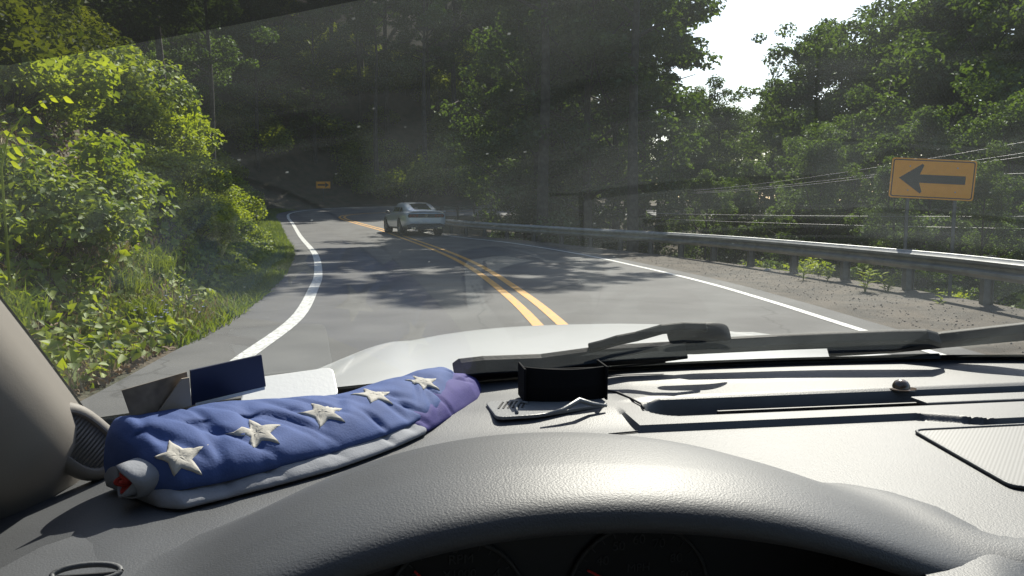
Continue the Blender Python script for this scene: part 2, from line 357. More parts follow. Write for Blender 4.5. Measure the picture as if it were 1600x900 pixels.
# trees on the right beyond the near barrier
for i, (u, vt, y) in enumerate([(1236,108,44),(1262,42,47),(1305,58,43),(1348,62,47),(1378,52,40),(1440,-20,38),(1500,-60,34),(1590,-80,30),(1420,10,48),(1540,-40,42),(1640,-60,26),(1480,60,30),(1700,-60,34),(1262,200,34),(1330,190,30),(1450,170,24),(1580,150,20),(1280,215,27),(1400,250,19),(1540,260,16)]):
    p = at(u, 300, y); zt = at(u, vt, y).z; k = (OAK+EDGE)[i % 5]; hh = 17.4 if i % 5 < 3 else 15.3; zb = gz(p.x, y)
    plant('valley_tree', k, p.x, y, (zt-zb)/hh, rd.uniform(0, 6.3), 'leafy tree on the slope below the near steel barrier', 'tree', 'trees right of the road')
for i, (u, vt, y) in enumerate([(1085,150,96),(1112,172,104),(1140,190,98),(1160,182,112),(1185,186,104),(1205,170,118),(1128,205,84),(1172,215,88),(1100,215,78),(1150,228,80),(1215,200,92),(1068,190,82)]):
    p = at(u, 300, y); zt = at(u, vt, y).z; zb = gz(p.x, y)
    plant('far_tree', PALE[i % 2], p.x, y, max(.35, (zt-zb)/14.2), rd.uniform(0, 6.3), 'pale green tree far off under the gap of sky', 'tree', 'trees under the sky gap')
for i, (x, y, s) in enumerate([(10,44,.62),(12.2,48,.68),(14,42.5,.62),(10.6,38,.55),(8.6,35.5,.48),(12.4,36,.5),(16.5,44,.6),(9.2,50.5,.7)]):
    plant('young_tree', EDGE[i % 2], x, y, s, rd.uniform(0, 6.3), 'bushy young tree in the hollow inside the bend', 'tree', 'young trees in the hollow')
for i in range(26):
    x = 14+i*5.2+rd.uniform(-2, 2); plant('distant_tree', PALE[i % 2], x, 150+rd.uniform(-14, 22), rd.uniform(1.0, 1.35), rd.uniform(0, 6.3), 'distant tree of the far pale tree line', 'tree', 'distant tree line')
# ---------------------------------------------------------------- shrubs and weeds on the left bank
def shrub_kind(seed, r, h, leaves, ls, m, aspect=.7):
    r_ = np.random.default_rng(seed); nb = 26
    st = MB(); c = []
    for i in range(nb):
        az = r_.uniform(0, 6.28); rr = r*math.sqrt(r_.uniform(0, 1)); e = np.array([rr*math.cos(az), rr*math.sin(az), h*r_.uniform(.35, 1)*(1-.5*(rr/r)**2)])
        c.append(e)
        if i % 2 == 0: st.tube([(e[0]*.1, e[1]*.1, -.2), (e[0]*.5, e[1]*.5, e[2]*.6), tuple(e)], [.022, .014, .004], 4)
    c = np.array(c); k = r_.integers(0, nb, leaves); d = r_.normal(size=(leaves, 3)); d /= np.linalg.norm(d, axis=1)[:, None]
    pos = c[k]+d*(r_.uniform(.2, 1, leaves)**.5*r*.36)[:, None]*np.array([1, 1, .75])
    nrm = d*.35+np.array([.15, -.25, .75])+r_.normal(size=(leaves, 3))*.42
    return st.mesh('stem', M['bark'], True), leaf_mesh('foliage', pos, nrm, r_.uniform(.55, 1.3, leaves)*ls, m, aspect)
SH = [shrub_kind(71+i, 1.1, 1.25, 3000, .125, M['shrub']) for i in range(3)]
SHV = [shrub_kind(81+i, 1.0, 1.5, 2400, .125, M['vine'], .55) for i in range(2)]
SHD = [shrub_kind(91, 1.3, 1.6, 2600, .13, M['shrub'], .8)]
nsh = 0
for y in np.arange(6.0, 30, 1.05):
    for d in (1.9, 2.8, 3.8, 5.0, 6.4, 8.2, 10.5, 13):
        e = np.interp(y, LEDGE[:200, 1], LEDGE[:200, 0]); x = e-d+rd.uniform(-.5, .5); yy = y+rd.uniform(-.5, .5)
        low = np.interp(yy, [6, 9.5, 12.5, 16, 30], [.5, .3, .12, .08, .08])
        if x/yy < -.95 or (d < 2.5 and rd.random() < .55) or (d < 4.5 and rd.random() < low): continue
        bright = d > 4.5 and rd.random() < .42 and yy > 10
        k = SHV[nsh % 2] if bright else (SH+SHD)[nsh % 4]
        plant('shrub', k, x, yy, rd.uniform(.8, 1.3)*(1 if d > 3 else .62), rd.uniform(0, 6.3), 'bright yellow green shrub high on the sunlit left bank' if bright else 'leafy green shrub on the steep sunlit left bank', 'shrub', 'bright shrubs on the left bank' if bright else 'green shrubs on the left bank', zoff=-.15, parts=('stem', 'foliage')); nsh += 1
# understorey on the dark hillside and along the drop
for i in range(120):
    x = rd.uniform(-36, 12); y = rd.uniform(71.0, 90)
    if abs(800+x/y*1250-505) < 50 and y < 76: continue
    plant('hillside_bush', SHD[0], x, y, rd.uniform(1.2, 2.2), rd.uniform(0, 6.3), 'low dark bush under the trees behind the bend', 'bush', 'bushes under the hillside trees', zoff=-.3, parts=('stem', 'foliage'))
for i in range(120):
    y = rd.uniform(33, 66); e = np.interp(y, LEDGE[:195, 1], LEDGE[:195, 0]); x = e-rd.uniform(3.0, 15)
    if abs(800+x/y*1250-505) < 45: continue
    plant('verge_bush', SHD[0], x, y, rd.uniform(.8, 1.7), rd.uniform(0, 6.3), 'dark green bush behind the grass verge on the outside of the bend', 'bush', 'bushes behind the grass verge', zoff=-.2, parts=('stem', 'foliage'))
for i in range(75):
    t = rd.uniform(0, 1); y = 9+t*40; e = np.interp(y, [9, 13, 19.4, 25.5, 30, 36, 49], [8.0, 7.9, 6.8, 5.2, 3.2, .2, -1.5]); x = e+rd.uniform(.4, 6.5)
    plant('dropside_bush', (SHD+SH)[i % 2], x, y, rd.uniform(.7, 1.3), rd.uniform(0, 6.3), 'dark bush on the drop behind the steel barrier', 'bush', 'bushes behind the near barrier', zoff=-.35, parts=('stem', 'foliage'))
# ground cover, grass, dead leaves: nobody could count these
def scatter(n, ylo, yhi, dlo, dhi, pw=1.0, side='L'):
    y = rng.uniform(ylo, yhi, n); d = dlo+(dhi-dlo)*rng.uniform(0, 1, n)**pw
    L = LEDGE if side == 'L' else REDGE
    k = np.interp(y, L[:195, 1], np.arange(195)); i = np.clip(k.astype(int), 0, 194)
    base = L[i]+(L[np.minimum(i+1, 194)]-L[i])*(k-i)[:, None]
    T = np.gradient(L, axis=0)[i]; T /= np.linalg.norm(T, axis=1)[:, None]; N = np.stack([-T[:, 1], T[:, 0]], 1)*(1 if side == 'L' else -1)
    p = base+N*d[:, None]
    return np.c_[p, [gz(a, b) for a, b in p]]
P = np.concatenate([scatter(22000, 5, 34, .5, 9, 1.1), scatter(5000, 3.5, 9, .15, 4)]); nn = len(P)
o = link(bpy.data.objects.new('ground_cover', leaf_mesh('ground_cover', P+np.c_[np.zeros((nn, 2)), rng.uniform(.02, .22, nn)], np.array([.3, -.3, .7])+rng.normal(size=(nn, 3))*.4, rng.uniform(.06, .17, nn), M['shrub'], .7)))
tag(o, 'low green weeds covering the left bank', 'weeds', kind='stuff')
P = np.concatenate([scatter(6000, 5, 14, 1.0, 6, 1.2), scatter(2500, 3.5, 8, .1, 2)]); nn = len(P)
o = link(bpy.data.objects.new('leaf_litter', leaf_mesh('leaf_litter', P+np.c_[np.zeros((nn, 2)), rng.uniform(.005, .05, nn)], np.array([.2, -.2, .8])+rng.normal(size=(nn, 3))*.35, rng.uniform(.04, .11, nn), M['litter'], .6)))
tag(o, 'brown dead leaves lying on the left bank', 'dead leaves', kind='stuff')
def blades(name, P, hlo, hhi, m, label, cat, wd=.016):
    nn = len(P); h = rng.uniform(hlo, hhi, nn); az = rng.uniform(0, 6.28, nn); b = np.stack([np.cos(az), np.sin(az), np.zeros(nn)], 1)
    lean = rng.normal(size=(nn, 3))*.35; lean[:, 2] = 1; lean /= np.linalg.norm(lean, axis=1)[:, None]
    w_ = (wd*rng.uniform(.6, 1.3, nn))[:, None]; tip = P+lean*h[:, None]+np.c_[rng.normal(size=(nn, 2))*.3*h[:, None], -.1*h]
    mid = P+lean*(h*.55)[:, None]
    v = np.stack([P-b*w_*.5, P+b*w_*.5, mid+b*w_*.4, tip, mid-b*w_*.4], 1).reshape(-1, 3)
    k = np.arange(nn)*5; f = np.concatenate([np.stack([k, k+1, k+2], 1), np.stack([k, k+2, k+4], 1), np.stack([k+4, k+2, k+3], 1)])
    me = bpy.data.meshes.new(name); me.vertices.add(len(v)); me.vertices.foreach_set('co', v.ravel()); me.loops.add(len(f)*3)
    me.loops.foreach_set('vertex_index', f.ravel().astype(np.int32)); me.polygons.add(len(f)); me.polygons.foreach_set('loop_start', np.arange(0, len(f)*3, 3)); me.update(calc_edges=True)
    me.materials.append(m); o = link(bpy.data.objects.new(name, me)); tag(o, label, cat, kind='stuff')
blades('grass_verge', np.concatenate([scatter(26000, 10, 62, -.05, 2.3, 1.3), scatter(9000, 8, 26, -.05, 1.5, 1.2)]), .08, .26, M['grass'], 'sunlit green grass along the left road edge', 'grass', .022)
blades('dry_grass', np.concatenate([scatter(9000, 3.5, 11, .15, 4.0), scatter(1500, 11, 24, .8, 3)]), .08, .34, M['dry'], 'dry straw coloured grass at the foot of the left bank', 'dry grass', .012)
tufts = np.concatenate([scatter(1, a, a+.01, d, d+.01)+np.c_[rng.normal(size=(320, 2))*.16, np.zeros(320)] for a, d in ((8.3, 1.7), (7.4, 1.9), (9.6, 1.2), (8.9, .8), (11.2, 1.3), (6.9, 1.2))])
blades('grass_tufts', tufts, .15, .45, M['grass'], 'long green grass tufts low on the left bank', 'grass', .014)
nst = 3800; yy = rng.uniform(4, 30, nst); k = np.interp(yy, REDGE[:195, 1], REDGE[:195, 0]); off = rng.uniform(.1, 1, nst)**1.0*np.interp(yy, [0, 14, 20, 27, 35], [3.2, 2.9, 2.3, 1.4, .8])
g = MB()
for x, y in zip(k+off, yy):
    s = rng.uniform(.006, .02); z = float(zr(y))-.012
    q = [(x+s*a*rng.uniform(.6, 1.3), y+s*b*rng.uniform(.6, 1.3), z+s*c*rng.uniform(.5, 1)) for a, b, c in ((1,0,.2),(0,1,.2),(-1,0,.2),(0,-1,.2),(0,0,1))]
    g.add(q, [(0,1,4),(1,2,4),(2,3,4),(3,0,4)])
tag(g.build('gravel_stones', M['stone']), 'loose grey gravel on the right shoulder', 'gravel', kind='stuff')
P = at(1200, 424, 17.5); rk = MB(); bm = bmesh.new(); bmesh.ops.create_icosphere(bm, subdivisions=2, radius=.1)
for v in bm.verts: v.co = v.co*(1+.35*noise.noise(v.co*14))*Vector((1.1,.8,.75)) if False else Vector((v.co.x*1.1, v.co.y*.8, v.co.z*.75))*(1+.35*noise.noise(v.co*14))
me = bpy.data.meshes.new('rock'); bm.to_mesh(me); bm.free(); me.materials.append(mat('pale_rock', (.42,.4,.37), .9, col2=(.3,.29,.27), scale=12, bump=.6, bscale=30))
o = link(bpy.data.objects.new('rock', me)); o.location = (P.x, P.y, gz(P.x, P.y)+.04); tag(o, 'single pale rock at the gravel edge under the near steel barrier', 'rock')
# ---------------------------------------------------------------- steel barriers
def wbeam(path, zs, height):
    prof = [(.0,.155),(-.02,.15),(-.035,.125),(-.08,.095),(-.08,.055),(-.02,.02),(-.02,-.02),(-.08,-.055),(-.08,-.095),(-.035,-.125),(-.02,-.15),(.0,-.155)]
    T = np.gradient(path, axis=0); T /= np.linalg.norm(T, axis=1)[:, None]; N = np.stack([T[:, 1], -T[:, 0]], 1)
    return MB().grid([[(*(p+n_*(-a if False else a*1.0)), z+height-.155+b) for a, b in prof] for p, n_, z in zip(path, N, zs)])
def barrier(path_pts, n, hfun, label, step, postm):
    path = catmull(path_pts, n); z0 = [float(zr(y)) for y in path[:, 1]]
    root = empty('guardrail', (path[0][0], path[0][1], 0)); tag(root, label, 'guardrail')
    hs = np.array([hfun(y) for y in path[:, 1]])
    o = wbeam(path-path[0], np.array(z0)+hs, 0).build('rail', M['galv'], root, smooth=True, sharp=40, solid=.004)
    s = np.r_[0, np.cumsum(np.linalg.norm(np.diff(path, axis=0), axis=1))]
    T = np.gradient(path, axis=0); T /= np.linalg.norm(T, axis=1)[:, None]
    pm = None
    for q in np.arange(.9, s[-1], step):
        x, y = np.interp(q, s, path[:, 0]), np.interp(q, s, path[:, 1]); i = min(np.searchsorted(s, q), n-1); nrm = np.array([T[i][1], -T[i][0]])
        h = hfun(y)
        if pm is None:
            b = MB(); b.box((-.075,-.004,-1.2), (.075,.004,0)); b.box((-.075,-.05,-1.2), (-.068,.05,0)); b.box((.068,-.05,-1.2), (.075,.05,0)); b.box((-.19,-.075,-.33), (-.077,.075,-.01))
            pm = b.mesh('post', postm)
        p = link(bpy.data.objects.new('post', pm), root); p.location = (x+nrm[0]*.20-path[0][0], y+nrm[1]*.20-path[0][1], float(zr(y))+h); p.rotation_euler = (0, 0, math.atan2(nrm[1], nrm[0]))
    return root
barrier([(7.0,3),(6.9,7),(6.72,10.3),(6.5,13.2),(5.5,19),(3.9,25),(1.6,29.8),(-.9,33.7),(-2.9,37.5),(-4.6,42),(-5.6,46)], 130, lambda y: np.interp(y, [0, 12, 20, 28, 40], [.70, .69, .66, .58, .58]), 'long steel guardrail curving along the right edge of the road', 1.9, M['rpost'])
barrier([(-5.4,52.4),(-3.6,53.5),(-1,54.0),(5,54.1),(14,53.5),(22,52.6)], 60, lambda y: .72, 'far guardrail with dark posts along the inside of the hairpin', 1.15, M['post'])
# ---------------------------------------------------------------- arrow signs
M['sign'] = mat('orange_sign_sheet', (.95,.37,.003), .45, col2=(.9,.34,.003), scale=9); M['black'] = mat('sign_black', (.012,.012,.012), .5)
M['signback'] = mat('sign_aluminium', (.4,.4,.4), .5, .6)
def rrect(w_, h_, r, n=5):
    o = []
    for cx, cy, a0 in ((w_/2-r, h_/2-r, 0), (-w_/2+r, h_/2-r, 90), (-w_/2+r, -h_/2+r, 180), (w_/2-r, -h_/2+r, 270)):
        o += [(cx+r*math.cos(R(a0+90*k/n)), cy+r*math.sin(R(a0+90*k/n))) for k in range(n+1)]
    return o
def arrow_sign(center, w_, face_rz, label, flip, roll=0, posts=(-.28, .28), ground=None):
    h_ = w_*.5; gzv = gz(center.x, center.y) if ground is None else ground
    root = empty('arrow_sign', (center.x, center.y, gzv), face_rz); tag(root, label, 'road sign', 'one direction arrow signs')
    zc = center.z-gzv; cr, sr_ = math.cos(roll), math.sin(roll)
    fr = lambda x, y, z: (x*cr+y*sr_, -z, zc-x*sr_+y*cr)
    MB().prism(rrect(w_, h_, w_*.035), 0, .004, fr).build('panel', M['sign'], root)
    out, inn = rrect(w_*.965, h_*.935, w_*.028), rrect(w_*.94, h_*.885, w_*.022); n = len(out)
    b = MB(); b.add([fr(x, y, .006) for x, y in out]+[fr(x, y, .006) for x, y in inn], [(i, (i+1)%n, n+(i+1)%n, n+i) for i in range(n)]); b.build('border', M['black'], root)
    s = -1 if flip else 1
    A = [(-.40,0),(-.135,.185),(-.115,.165),(-.155,.052),(.385,.052),(.385,-.052),(-.155,-.052),(-.115,-.165),(-.135,-.185)]
    MB().prism([(s*x*w_, y*w_) for x, y in A][::s], .005, .008, fr).build('arrow', M['black'], root)
    for px in posts:
        px *= w_; b = MB(); top = zc-px*sr_+h_*.42
        for q in ((-.03, -.022), (.022, .03)): b.box((px+q[0], .006, -1.0), (px+q[1], .03, top))
        b.box((px-.03, .006, -1.0), (px+.03, .010, top)); b.build('post', M['rpost'], root)
    for px in posts:
        for sy in (-.3, .3):
            q = fr(px*w_, sy*h_, .006); MB().prism([(q[0]+.011*math.cos(t), q[2]+.011*math.sin(t)) for t in np.linspace(0, 6.28, 9)[:-1]], 0, .008, lambda x, y, z: (x, q[1]-z, y)).build('bolt', M['galv'], root)
arrow_sign(at(1457, 280, 14.6), 1.44, R(-9), 'large orange sign with black arrow pointing left behind the near barrier', False, R(3.1))
arrow_sign(at(505, 289, 68.6), 1.2, R(6), 'small far orange sign with black arrow pointing right at the bend', True, 0, posts=(0,))
# ---------------------------------------------------------------- wires
M['wire'] = mat('wire', (.34,.34,.33), .5, .3)
for k, (a, b, lab) in enumerate([((1120, 296, 30), (1640, 207, 15), 'upper utility wire rising to the right behind the orange sign'), ((1120, 300, 30), (1640, 225, 15), 'middle utility wire rising to the right behind the orange sign'), ((1120, 302, 30), (1640, 231, 15), 'lowest of three utility wires rising to the right'), ((1060, 335, 24), (1640, 336, 15.5), 'thin level wire strung just below the orange sign'), ((1060, 344, 24), (1640, 356, 15.5), 'thin level wire strung just above the near barrier'), ((1300, 275, 28), (1640, 268, 15.5), 'thin wire crossing behind the middle of the orange sign')]):
    A, B = at(*a), at(*b); d = B-A; A = A-d*.15; B = B+d*.5
    pts = [A.lerp(B, t)-Vector((0, 0, .25*4*t*(1-t)*(1 if k < 3 else .3)))+Vector((0, 0, .12 if k < 3 else .04)) for t in np.linspace(0, 1, 15)]
    o = MB().tube(pts, .0045, 5).build('utility_wire', M['wire'], smooth=True); tag(o, lab, 'wire')
# ---------------------------------------------------------------- weeds by the barrier, flowers, branch, sprig
def weed(name, u, v, Y, h, nl, m, label, cat='weed', stems=4, group=None, ll=.16):
    p = at(u, v, Y); z0 = gz(p.x, p.y); root = empty(name, (p.x, p.y, z0-.02)); tag(root, label, cat, group); r_ = random.Random(int(u*7+v))
    lf = None
    for s in range(stems):
        az = r_.uniform(0, 6.28); tip = Vector((math.cos(az)*.25*h, math.sin(az)*.25*h, h*r_.uniform(.75, 1.05)))
        MB().tube([(0, 0, 0), tuple(tip*.5+Vector((0, 0, .08*h))), tuple(tip)], [.008, .006, .003], 5).build('stem', M['shrub'], root)
        for k in range(nl):
            t = .3+.7*k/nl; q = tip*t; a2 = k*2.4+s; L = ll*r_.uniform(.7, 1.2); dv = Vector((math.cos(a2), math.sin(a2), .45)).normalized(); sd = dv.cross(Vector((0, 0, 1))).normalized(); up = sd.cross(dv)
            b = MB(); e = [q, q+dv*L*.4+sd*L*.17+up*L*.06, q+dv*L-up*L*.1, q+dv*L*.4-sd*L*.17+up*L*.06, q+dv*L*.45-up*L*.02]
            b.add(e, [(0,1,4),(1,2,4),(2,3,4),(3,0,4)]); b.build('leaf', m, root)
weed('roadside_weed', 1262, 392, 17.6, .75, 8, M['vine'], 'bright green weed poking up above the near steel barrier')
weed('roadside_weed', 1255, 432, 15.2, .42, 6, M['shrub'], 'leafy weed leftmost in front of the near barrier', stems=3)
weed('roadside_weed', 1292, 430, 15.0, .4, 6, M['shrub'], 'leafy weed second from left in front of the near barrier', stems=3)
weed('roadside_weed', 1352, 444, 13.2, .46, 8, M['shrub'], 'bushy weed left of the sign posts at the gravel edge', stems=5)
weed('roadside_weed', 1386, 444, 13.2, .42, 8, M['shrub'], 'bushy weed nearest the sign posts at the gravel edge', stems=4)
weed('roadside_weed', 1466, 466, 11.6, .2, 5, M['shrub'], 'tiny weed alone in the gravel right of the sign posts', stems=2, ll=.12)
def chicory(u, v, Y, n, label):
    p = at(u, v, Y); z0 = gz(p.x, p.y); root = empty('blue_flower', (p.x, p.y, z0)); tag(root, label, 'flower', 'blue flowers on the left verge'); r_ = random.Random(u)
    for s in range(n):
        e = Vector((r_.gauss(0, .12), r_.gauss(0, .12), r_.uniform(.2, .42))); MB().tube([(0, 0, 0), tuple(e)], .004, 4).build('stem', M['shrub'], root)
        b = MB()
        for k in range(10):
            a0 = k*.628; d1 = Vector((math.cos(a0), math.sin(a0)*.9-.3, .4)).normalized(); sd = Vector((-math.sin(a0), math.cos(a0), 0)); b.add([e, e+d1*.013+sd*.005, e+d1*.018, e+d1*.013-sd*.005], [(0,1,2,3)])
        b.build('petals', M['flower'], root)
for i, (u, v) in enumerate([(250, 548), (262, 520), (225, 560), (243, 535), (232, 566), (298, 523), (270, 500)]): chicory(u, v, 8.2+.35*(560-v)/20, 3, 'pale blue wildflower on the verge near the left road edge')
p = at(290, 480, 10.2)
b = MB(); b.tube([(0, 0, -.1), (.01, 0, .08), (.03, -.01, .17), (.10, -.02, .25), (.17, -.02, .26)], [.02, .018, .016, .012, .008], 7); b.tube([(.03, -.01, .17), (0, .03, .25)], [.012, .006], 6)
o = b.build('broken_branch', mat('bare_wood', (.38,.31,.22), .8, col2=(.25,.2,.14), scale=20), smooth=True); o.location = (p.x, p.y, gz(p.x, p.y)+.02); tag(o, 'short pale broken branch sticking up from the left bank', 'branch')
M['log'] = mat('grey_log', (.2,.18,.16), .9, col2=(.12,.1,.09), scale=8)
for i, (u0, v0, Y0, u1, v1, Y1, lab) in enumerate([(500, 222, 80, 590, 268, 76, 'longer grey fallen log slanting down the dark hillside'), (680, 255, 78, 722, 265, 77, 'short grey fallen log on the hillside right of the bend sign')]):
    A, B = at(u0, v0, Y0), at(u1, v1, Y1); A.z = gz(A.x, A.y)+.25; B.z = gz(B.x, B.y)+.2
    tag(MB().tube([A, A.lerp(B, .5)+Vector((0, 0, .1)), B], [.22, .19, .13], 8).build('fallen_log', M['log'], smooth=True), lab, 'log')
# leafy sprig standing close on the left
root = empty('leafy_sprig', tuple(at(10, 330, 7.2))); root.location.z = gz(root.location.x, root.location.y); bz = root.location
tag(root, 'bright sprig with large drooping leaves at the far left', 'plant')
pts = [at(u, v, 7.2)-bz for u, v in ((8, 330), (2, 262), (12, 215), (40, 175), (80, 152), (100, 150))]; pts[0].z = -.05
MB().tube(pts, [.012, .01, .008, .006, .004, .003], 6).build('stem', M['shrub'], root, smooth=True)
for k, (u, v, L) in enumerate([(98, 152, .13), (76, 150, .12), (60, 158, .12), (34, 200, .13), (25, 215, .13), (20, 230, .15), (10, 240, .13), (35, 168, .11), (52, 182, .12), (5, 205, .12), (16, 252, .14)]):
    q = at(u, v, 7.2+.05*(k % 3))-bz; dv = Vector((.75, -.2, -.35-.1*(k % 3))).normalized(); sd = Vector((.25, -.3, .9)).normalized(); up = dv.cross(sd)
    b = MB(); b.add([q, q+dv*L*.3+sd*L*.22, q+dv*L*.65+sd*L*.16, q+dv*L, q+dv*L*.65-sd*L*.16, q+dv*L*.3-sd*L*.22, q+dv*L*.45+up*L*.05], [(0,1,6),(1,2,6),(2,3,6),(3,4,6),(4,5,6),(5,0,6)]); b.build('leaf', M['vine'], root)
# ---------------------------------------------------------------- the silver coupe ahead
M['silver'] = mat('silver_paint', (.52,.56,.60), .28, .3, coat=.8); M['cglass'] = mat('coupe_glass', (.02,.025,.03), .05, spec=.9)
M['rubber'] = mat('tyre_rubber', (.018,.018,.018), .85); M['rim'] = mat('wheel_rim', (.32,.32,.33), .35, .8); M['plastic'] = mat('black_trim', (.02,.02,.022), .5)
M['tail'] = mat('tail_lamp_red', (.12,.008,.01), .2, coat=.6); M['chrome'] = mat('chrome', (.75,.75,.75), .12, 1)
hd = R(21)
coupe = empty('sports_coupe', (-4.45, 35.9, float(zr(35.9))+.006), hd); tag(coupe, 'silver two door sports coupe driving away round the bend', 'car')
ST = [(-2.40,.78,.90,.93,.40),(-2.33,.87,.945,.985,.33),(-2.1,.925,.985,1.03,.27),(-1.7,.95,.99,1.04,.23),(-1.3,.955,.975,1.03,.21),(-.8,.935,.945,1.0,.2),(-.2,.92,.92,.98,.2),(.4,.92,.90,.97,.2),(.95,.93,.885,.97,.2),(1.4,.945,.86,.935,.2),(1.8,.93,.815,.885,.21),(2.15,.88,.75,.82,.24),(2.34,.79,.68,.73,.28),(2.41,.68,.6,.64,.34)]
def sec(y, w_, zs, zt, zb):
    h = [(0, zb), (w_*.82, zb), (w_*.955, zb+.10), (w_, (zb+zs)*.47), (w_*.985, zs-.16), (w_*.95, zs-.04), (w_*.86, zs+.012), (w_*.55, zs*.4+zt*.6+.012), (0, zt)]
    return [(x, y, z) for x, z in h]+[(-x, y, z) for x, z in reversed(h[1:-1])]
CUTS = []
bodyO = MB().loft([sec(*s) for s in ST]).build('body', M['silver'], coupe, smooth=True, sharp=38, subsurf=1)
GH = [(-1.95,.80,.50,1.03),(-1.55,.80,.55,1.155),(-1.15,.79,.575,1.265),(-.75,.785,.585,1.345),(-.3,.78,.59,1.38),(.1,.78,.585,1.372),(.4,.785,.60,1.26),(.75,.79,.62,1.09),(1.02,.78,.60,.97)]
def gsec(y, wb, wt, z):
    zb = .93
    h = [(0, zb-.1), (wb, zb-.1), (wb, zb), (wb+(wt+.05-wb)*.55, zb+(z-zb)*.6), (wt+.04, z-.035*min(1, (z-zb)/.3)), (wt-.06, z), (0, z+.012)]
    return [(x, y, q) for x, q in h]+[(-x, y, q) for x, q in reversed(h[1:-1])]
roof = MB().loft([gsec(*s) for s in GH]).build('roof', M['silver'], coupe, smooth=True, sharp=50)
def ghz(y): return np.interp(y, [g_[0] for g_ in GH], [g_[3] for g_ in GH])
P = [[(x*(.49-.0*k), y, ghz(y)+.016-.028*abs(x)**3) for x in np.linspace(-1, 1, 9)] for k, y in enumerate(np.linspace(-1.82, -.86, 7))]
for i, r in enumerate(P): P[i] = [(x*(1+.03*i/6), y, z) for x, y, z in r]
MB().grid(P).build('rear_window', M['cglass'], coupe, smooth=True)
P = [[(x*.54, y, ghz(y)+.016-.02*abs(x)**3) for x in np.linspace(-1, 1, 7)] for y in np.linspace(.2, .95, 6)]
MB().grid(P).build('front_window', M['cglass'], coupe, smooth=True)
for s in (-1, 1):
    def sx(y, z):
        g_ = [np.interp(y, [q[0] for q in GH], [q[k] for q in GH]) for k in range(4)]; zt = g_[3]-.035; t = (z-.93)/max(zt-.93, .05)
        xm = g_[1]+(g_[2]+.05-g_[1])*.55; return s*(np.interp(t, [0, .6*(g_[3]-.93)/(zt-.93), 1], [g_[1], xm, g_[2]+.04])+.008)
    MB().grid([[(sx(y, z), y, z) for y in (-.72, -.3, .1, .35, .6)] for z in (.99, 1.08, 1.17)]).build('side_window', M['cglass'], coupe)
    MB().grid([[(sx(y, z), y, z) for y in ys] for z, ys in ((.99, (-1.3, -1.1, -.8)), (1.07, (-1.2, -1.05, -.8)), (1.17, (-1.0, -.9, -.8)))]).build('quarter_window', M['cglass'], coupe)
    b = MB(); b.loft([[(s*(.99+.11*r), .48+dy, .98+dz_) for dy, dz_ in [(.07*math.cos(t)*k, .055*math.sin(t)*k) for t in np.linspace(0, 6.28, 9)[:-1]]] for r, k in ((-.7, .3), (0, .9), (.6, 1.1), (1, .7))]); b.build('mirror', M['plastic'], coupe, smooth=True)
    tl = empty('tail_lamp'); tl.parent = coupe
    for k in range(3):
        x0 = s*(.36+.135*k); MB().box((min(x0, x0+s*.105), -2.447, .775), (max(x0, x0+s*.105), -2.36, .885)).build('lamp_bar', M['tail'], tl, bevel=.01)
    for y in (-1.36, 1.36):
        wl = empty('wheel', (s*.82, y, .345)); wl.parent = coupe
        rg = lambda x, r: [(x, r*math.cos(t), r*math.sin(t)) for t in np.linspace(0, 2*math.pi, 29)[:-1]]
        MB().loft([rg(-.12, .24), rg(-.12, .32), rg(-.09, .345), rg(.09, .345), rg(.12, .32), rg(.12, .24)], caps=False).build('tyre', M['rubber'], wl, smooth=True, sharp=50)
        b = MB(); b.loft([rg(s*.05, .25), rg(s*.055, .01)], caps=False); b.loft([rg(s*.115, .245), rg(s*.115, .225), rg(s*.05, .225)], caps=False)
        for k in range(10):
            a = k*.628; Mx = Matrix.Rotation(a, 4, 'X'); b.box((s*.085-.012, -.018, .03), (s*.085+.012, .018, .235), Mx)
        b.build('rim', M['rim'], wl)
        cut = MB().loft([[(s*x, y+.395*math.cos(t), .36+.395*math.sin(t)) for t in np.linspace(0, 2*math.pi, 33)[:-1]] for x in (.66, 1.2)]).build('cut', None); cut.parent = coupe; CUTS.append(cut)
        MB().loft([[(s*x, y+r*math.cos(t), .36+r*math.sin(t)) for t in np.linspace(0, 2*math.pi, 33)[:-1]] for x, r in ((.662, .01), (.664, .39), (.90, .39))], caps=False).build('wheel_well', M['plastic'], coupe)
for cut in CUTS:
    q = bodyO.modifiers.new('arch', 'BOOLEAN'); q.object = cut; q.operation = 'DIFFERENCE'; q.solver = 'EXACT'
bpy.context.view_layer.update()
me = bpy.data.meshes.new_from_object(bodyO.evaluated_get(bpy.context.evaluated_depsgraph_get())); bodyO.modifiers.clear(); bodyO.data = me; me.name = 'body'
for cut in CUTS: bpy.data.objects.remove(cut)
MB().prism([(-.76,.75),(-.4,.75),(0,.75),(.4,.75),(.76,.75),(.79,.82),(.74,.905),(.4,.908),(0,.91),(-.4,.908),(-.74,.905),(-.79,.82)], 0, .03, lambda x, y, z: (x, -2.405-z+.06*(abs(x)/.8)**3, y)).build('lamp_panel', M['plastic'], coupe)
MB().box((-.86,-2.40,1.0), (.86,-2.22,1.022)).build('spoiler', M['silver'], coupe, bevel=.01)
MB().prism([(-.78,.30),(-.4,.29),(0,.29),(.4,.29),(.78,.30),(.82,.44),(.60,.50),(.3,.50),(-.3,.50),(-.60,.50),(-.82,.44)], 0, .06, lambda x, y, z: (x, -2.385-z+.06*(abs(x)/.8)**3, y)).build('diffuser', M['plastic'], coupe, bevel=.01)
MB().box((-.16,-2.428,.56), (.16,-2.408,.67)).build('license_plate', mat('plate_white', (.55,.57,.6), .5), coupe, bevel=.004)
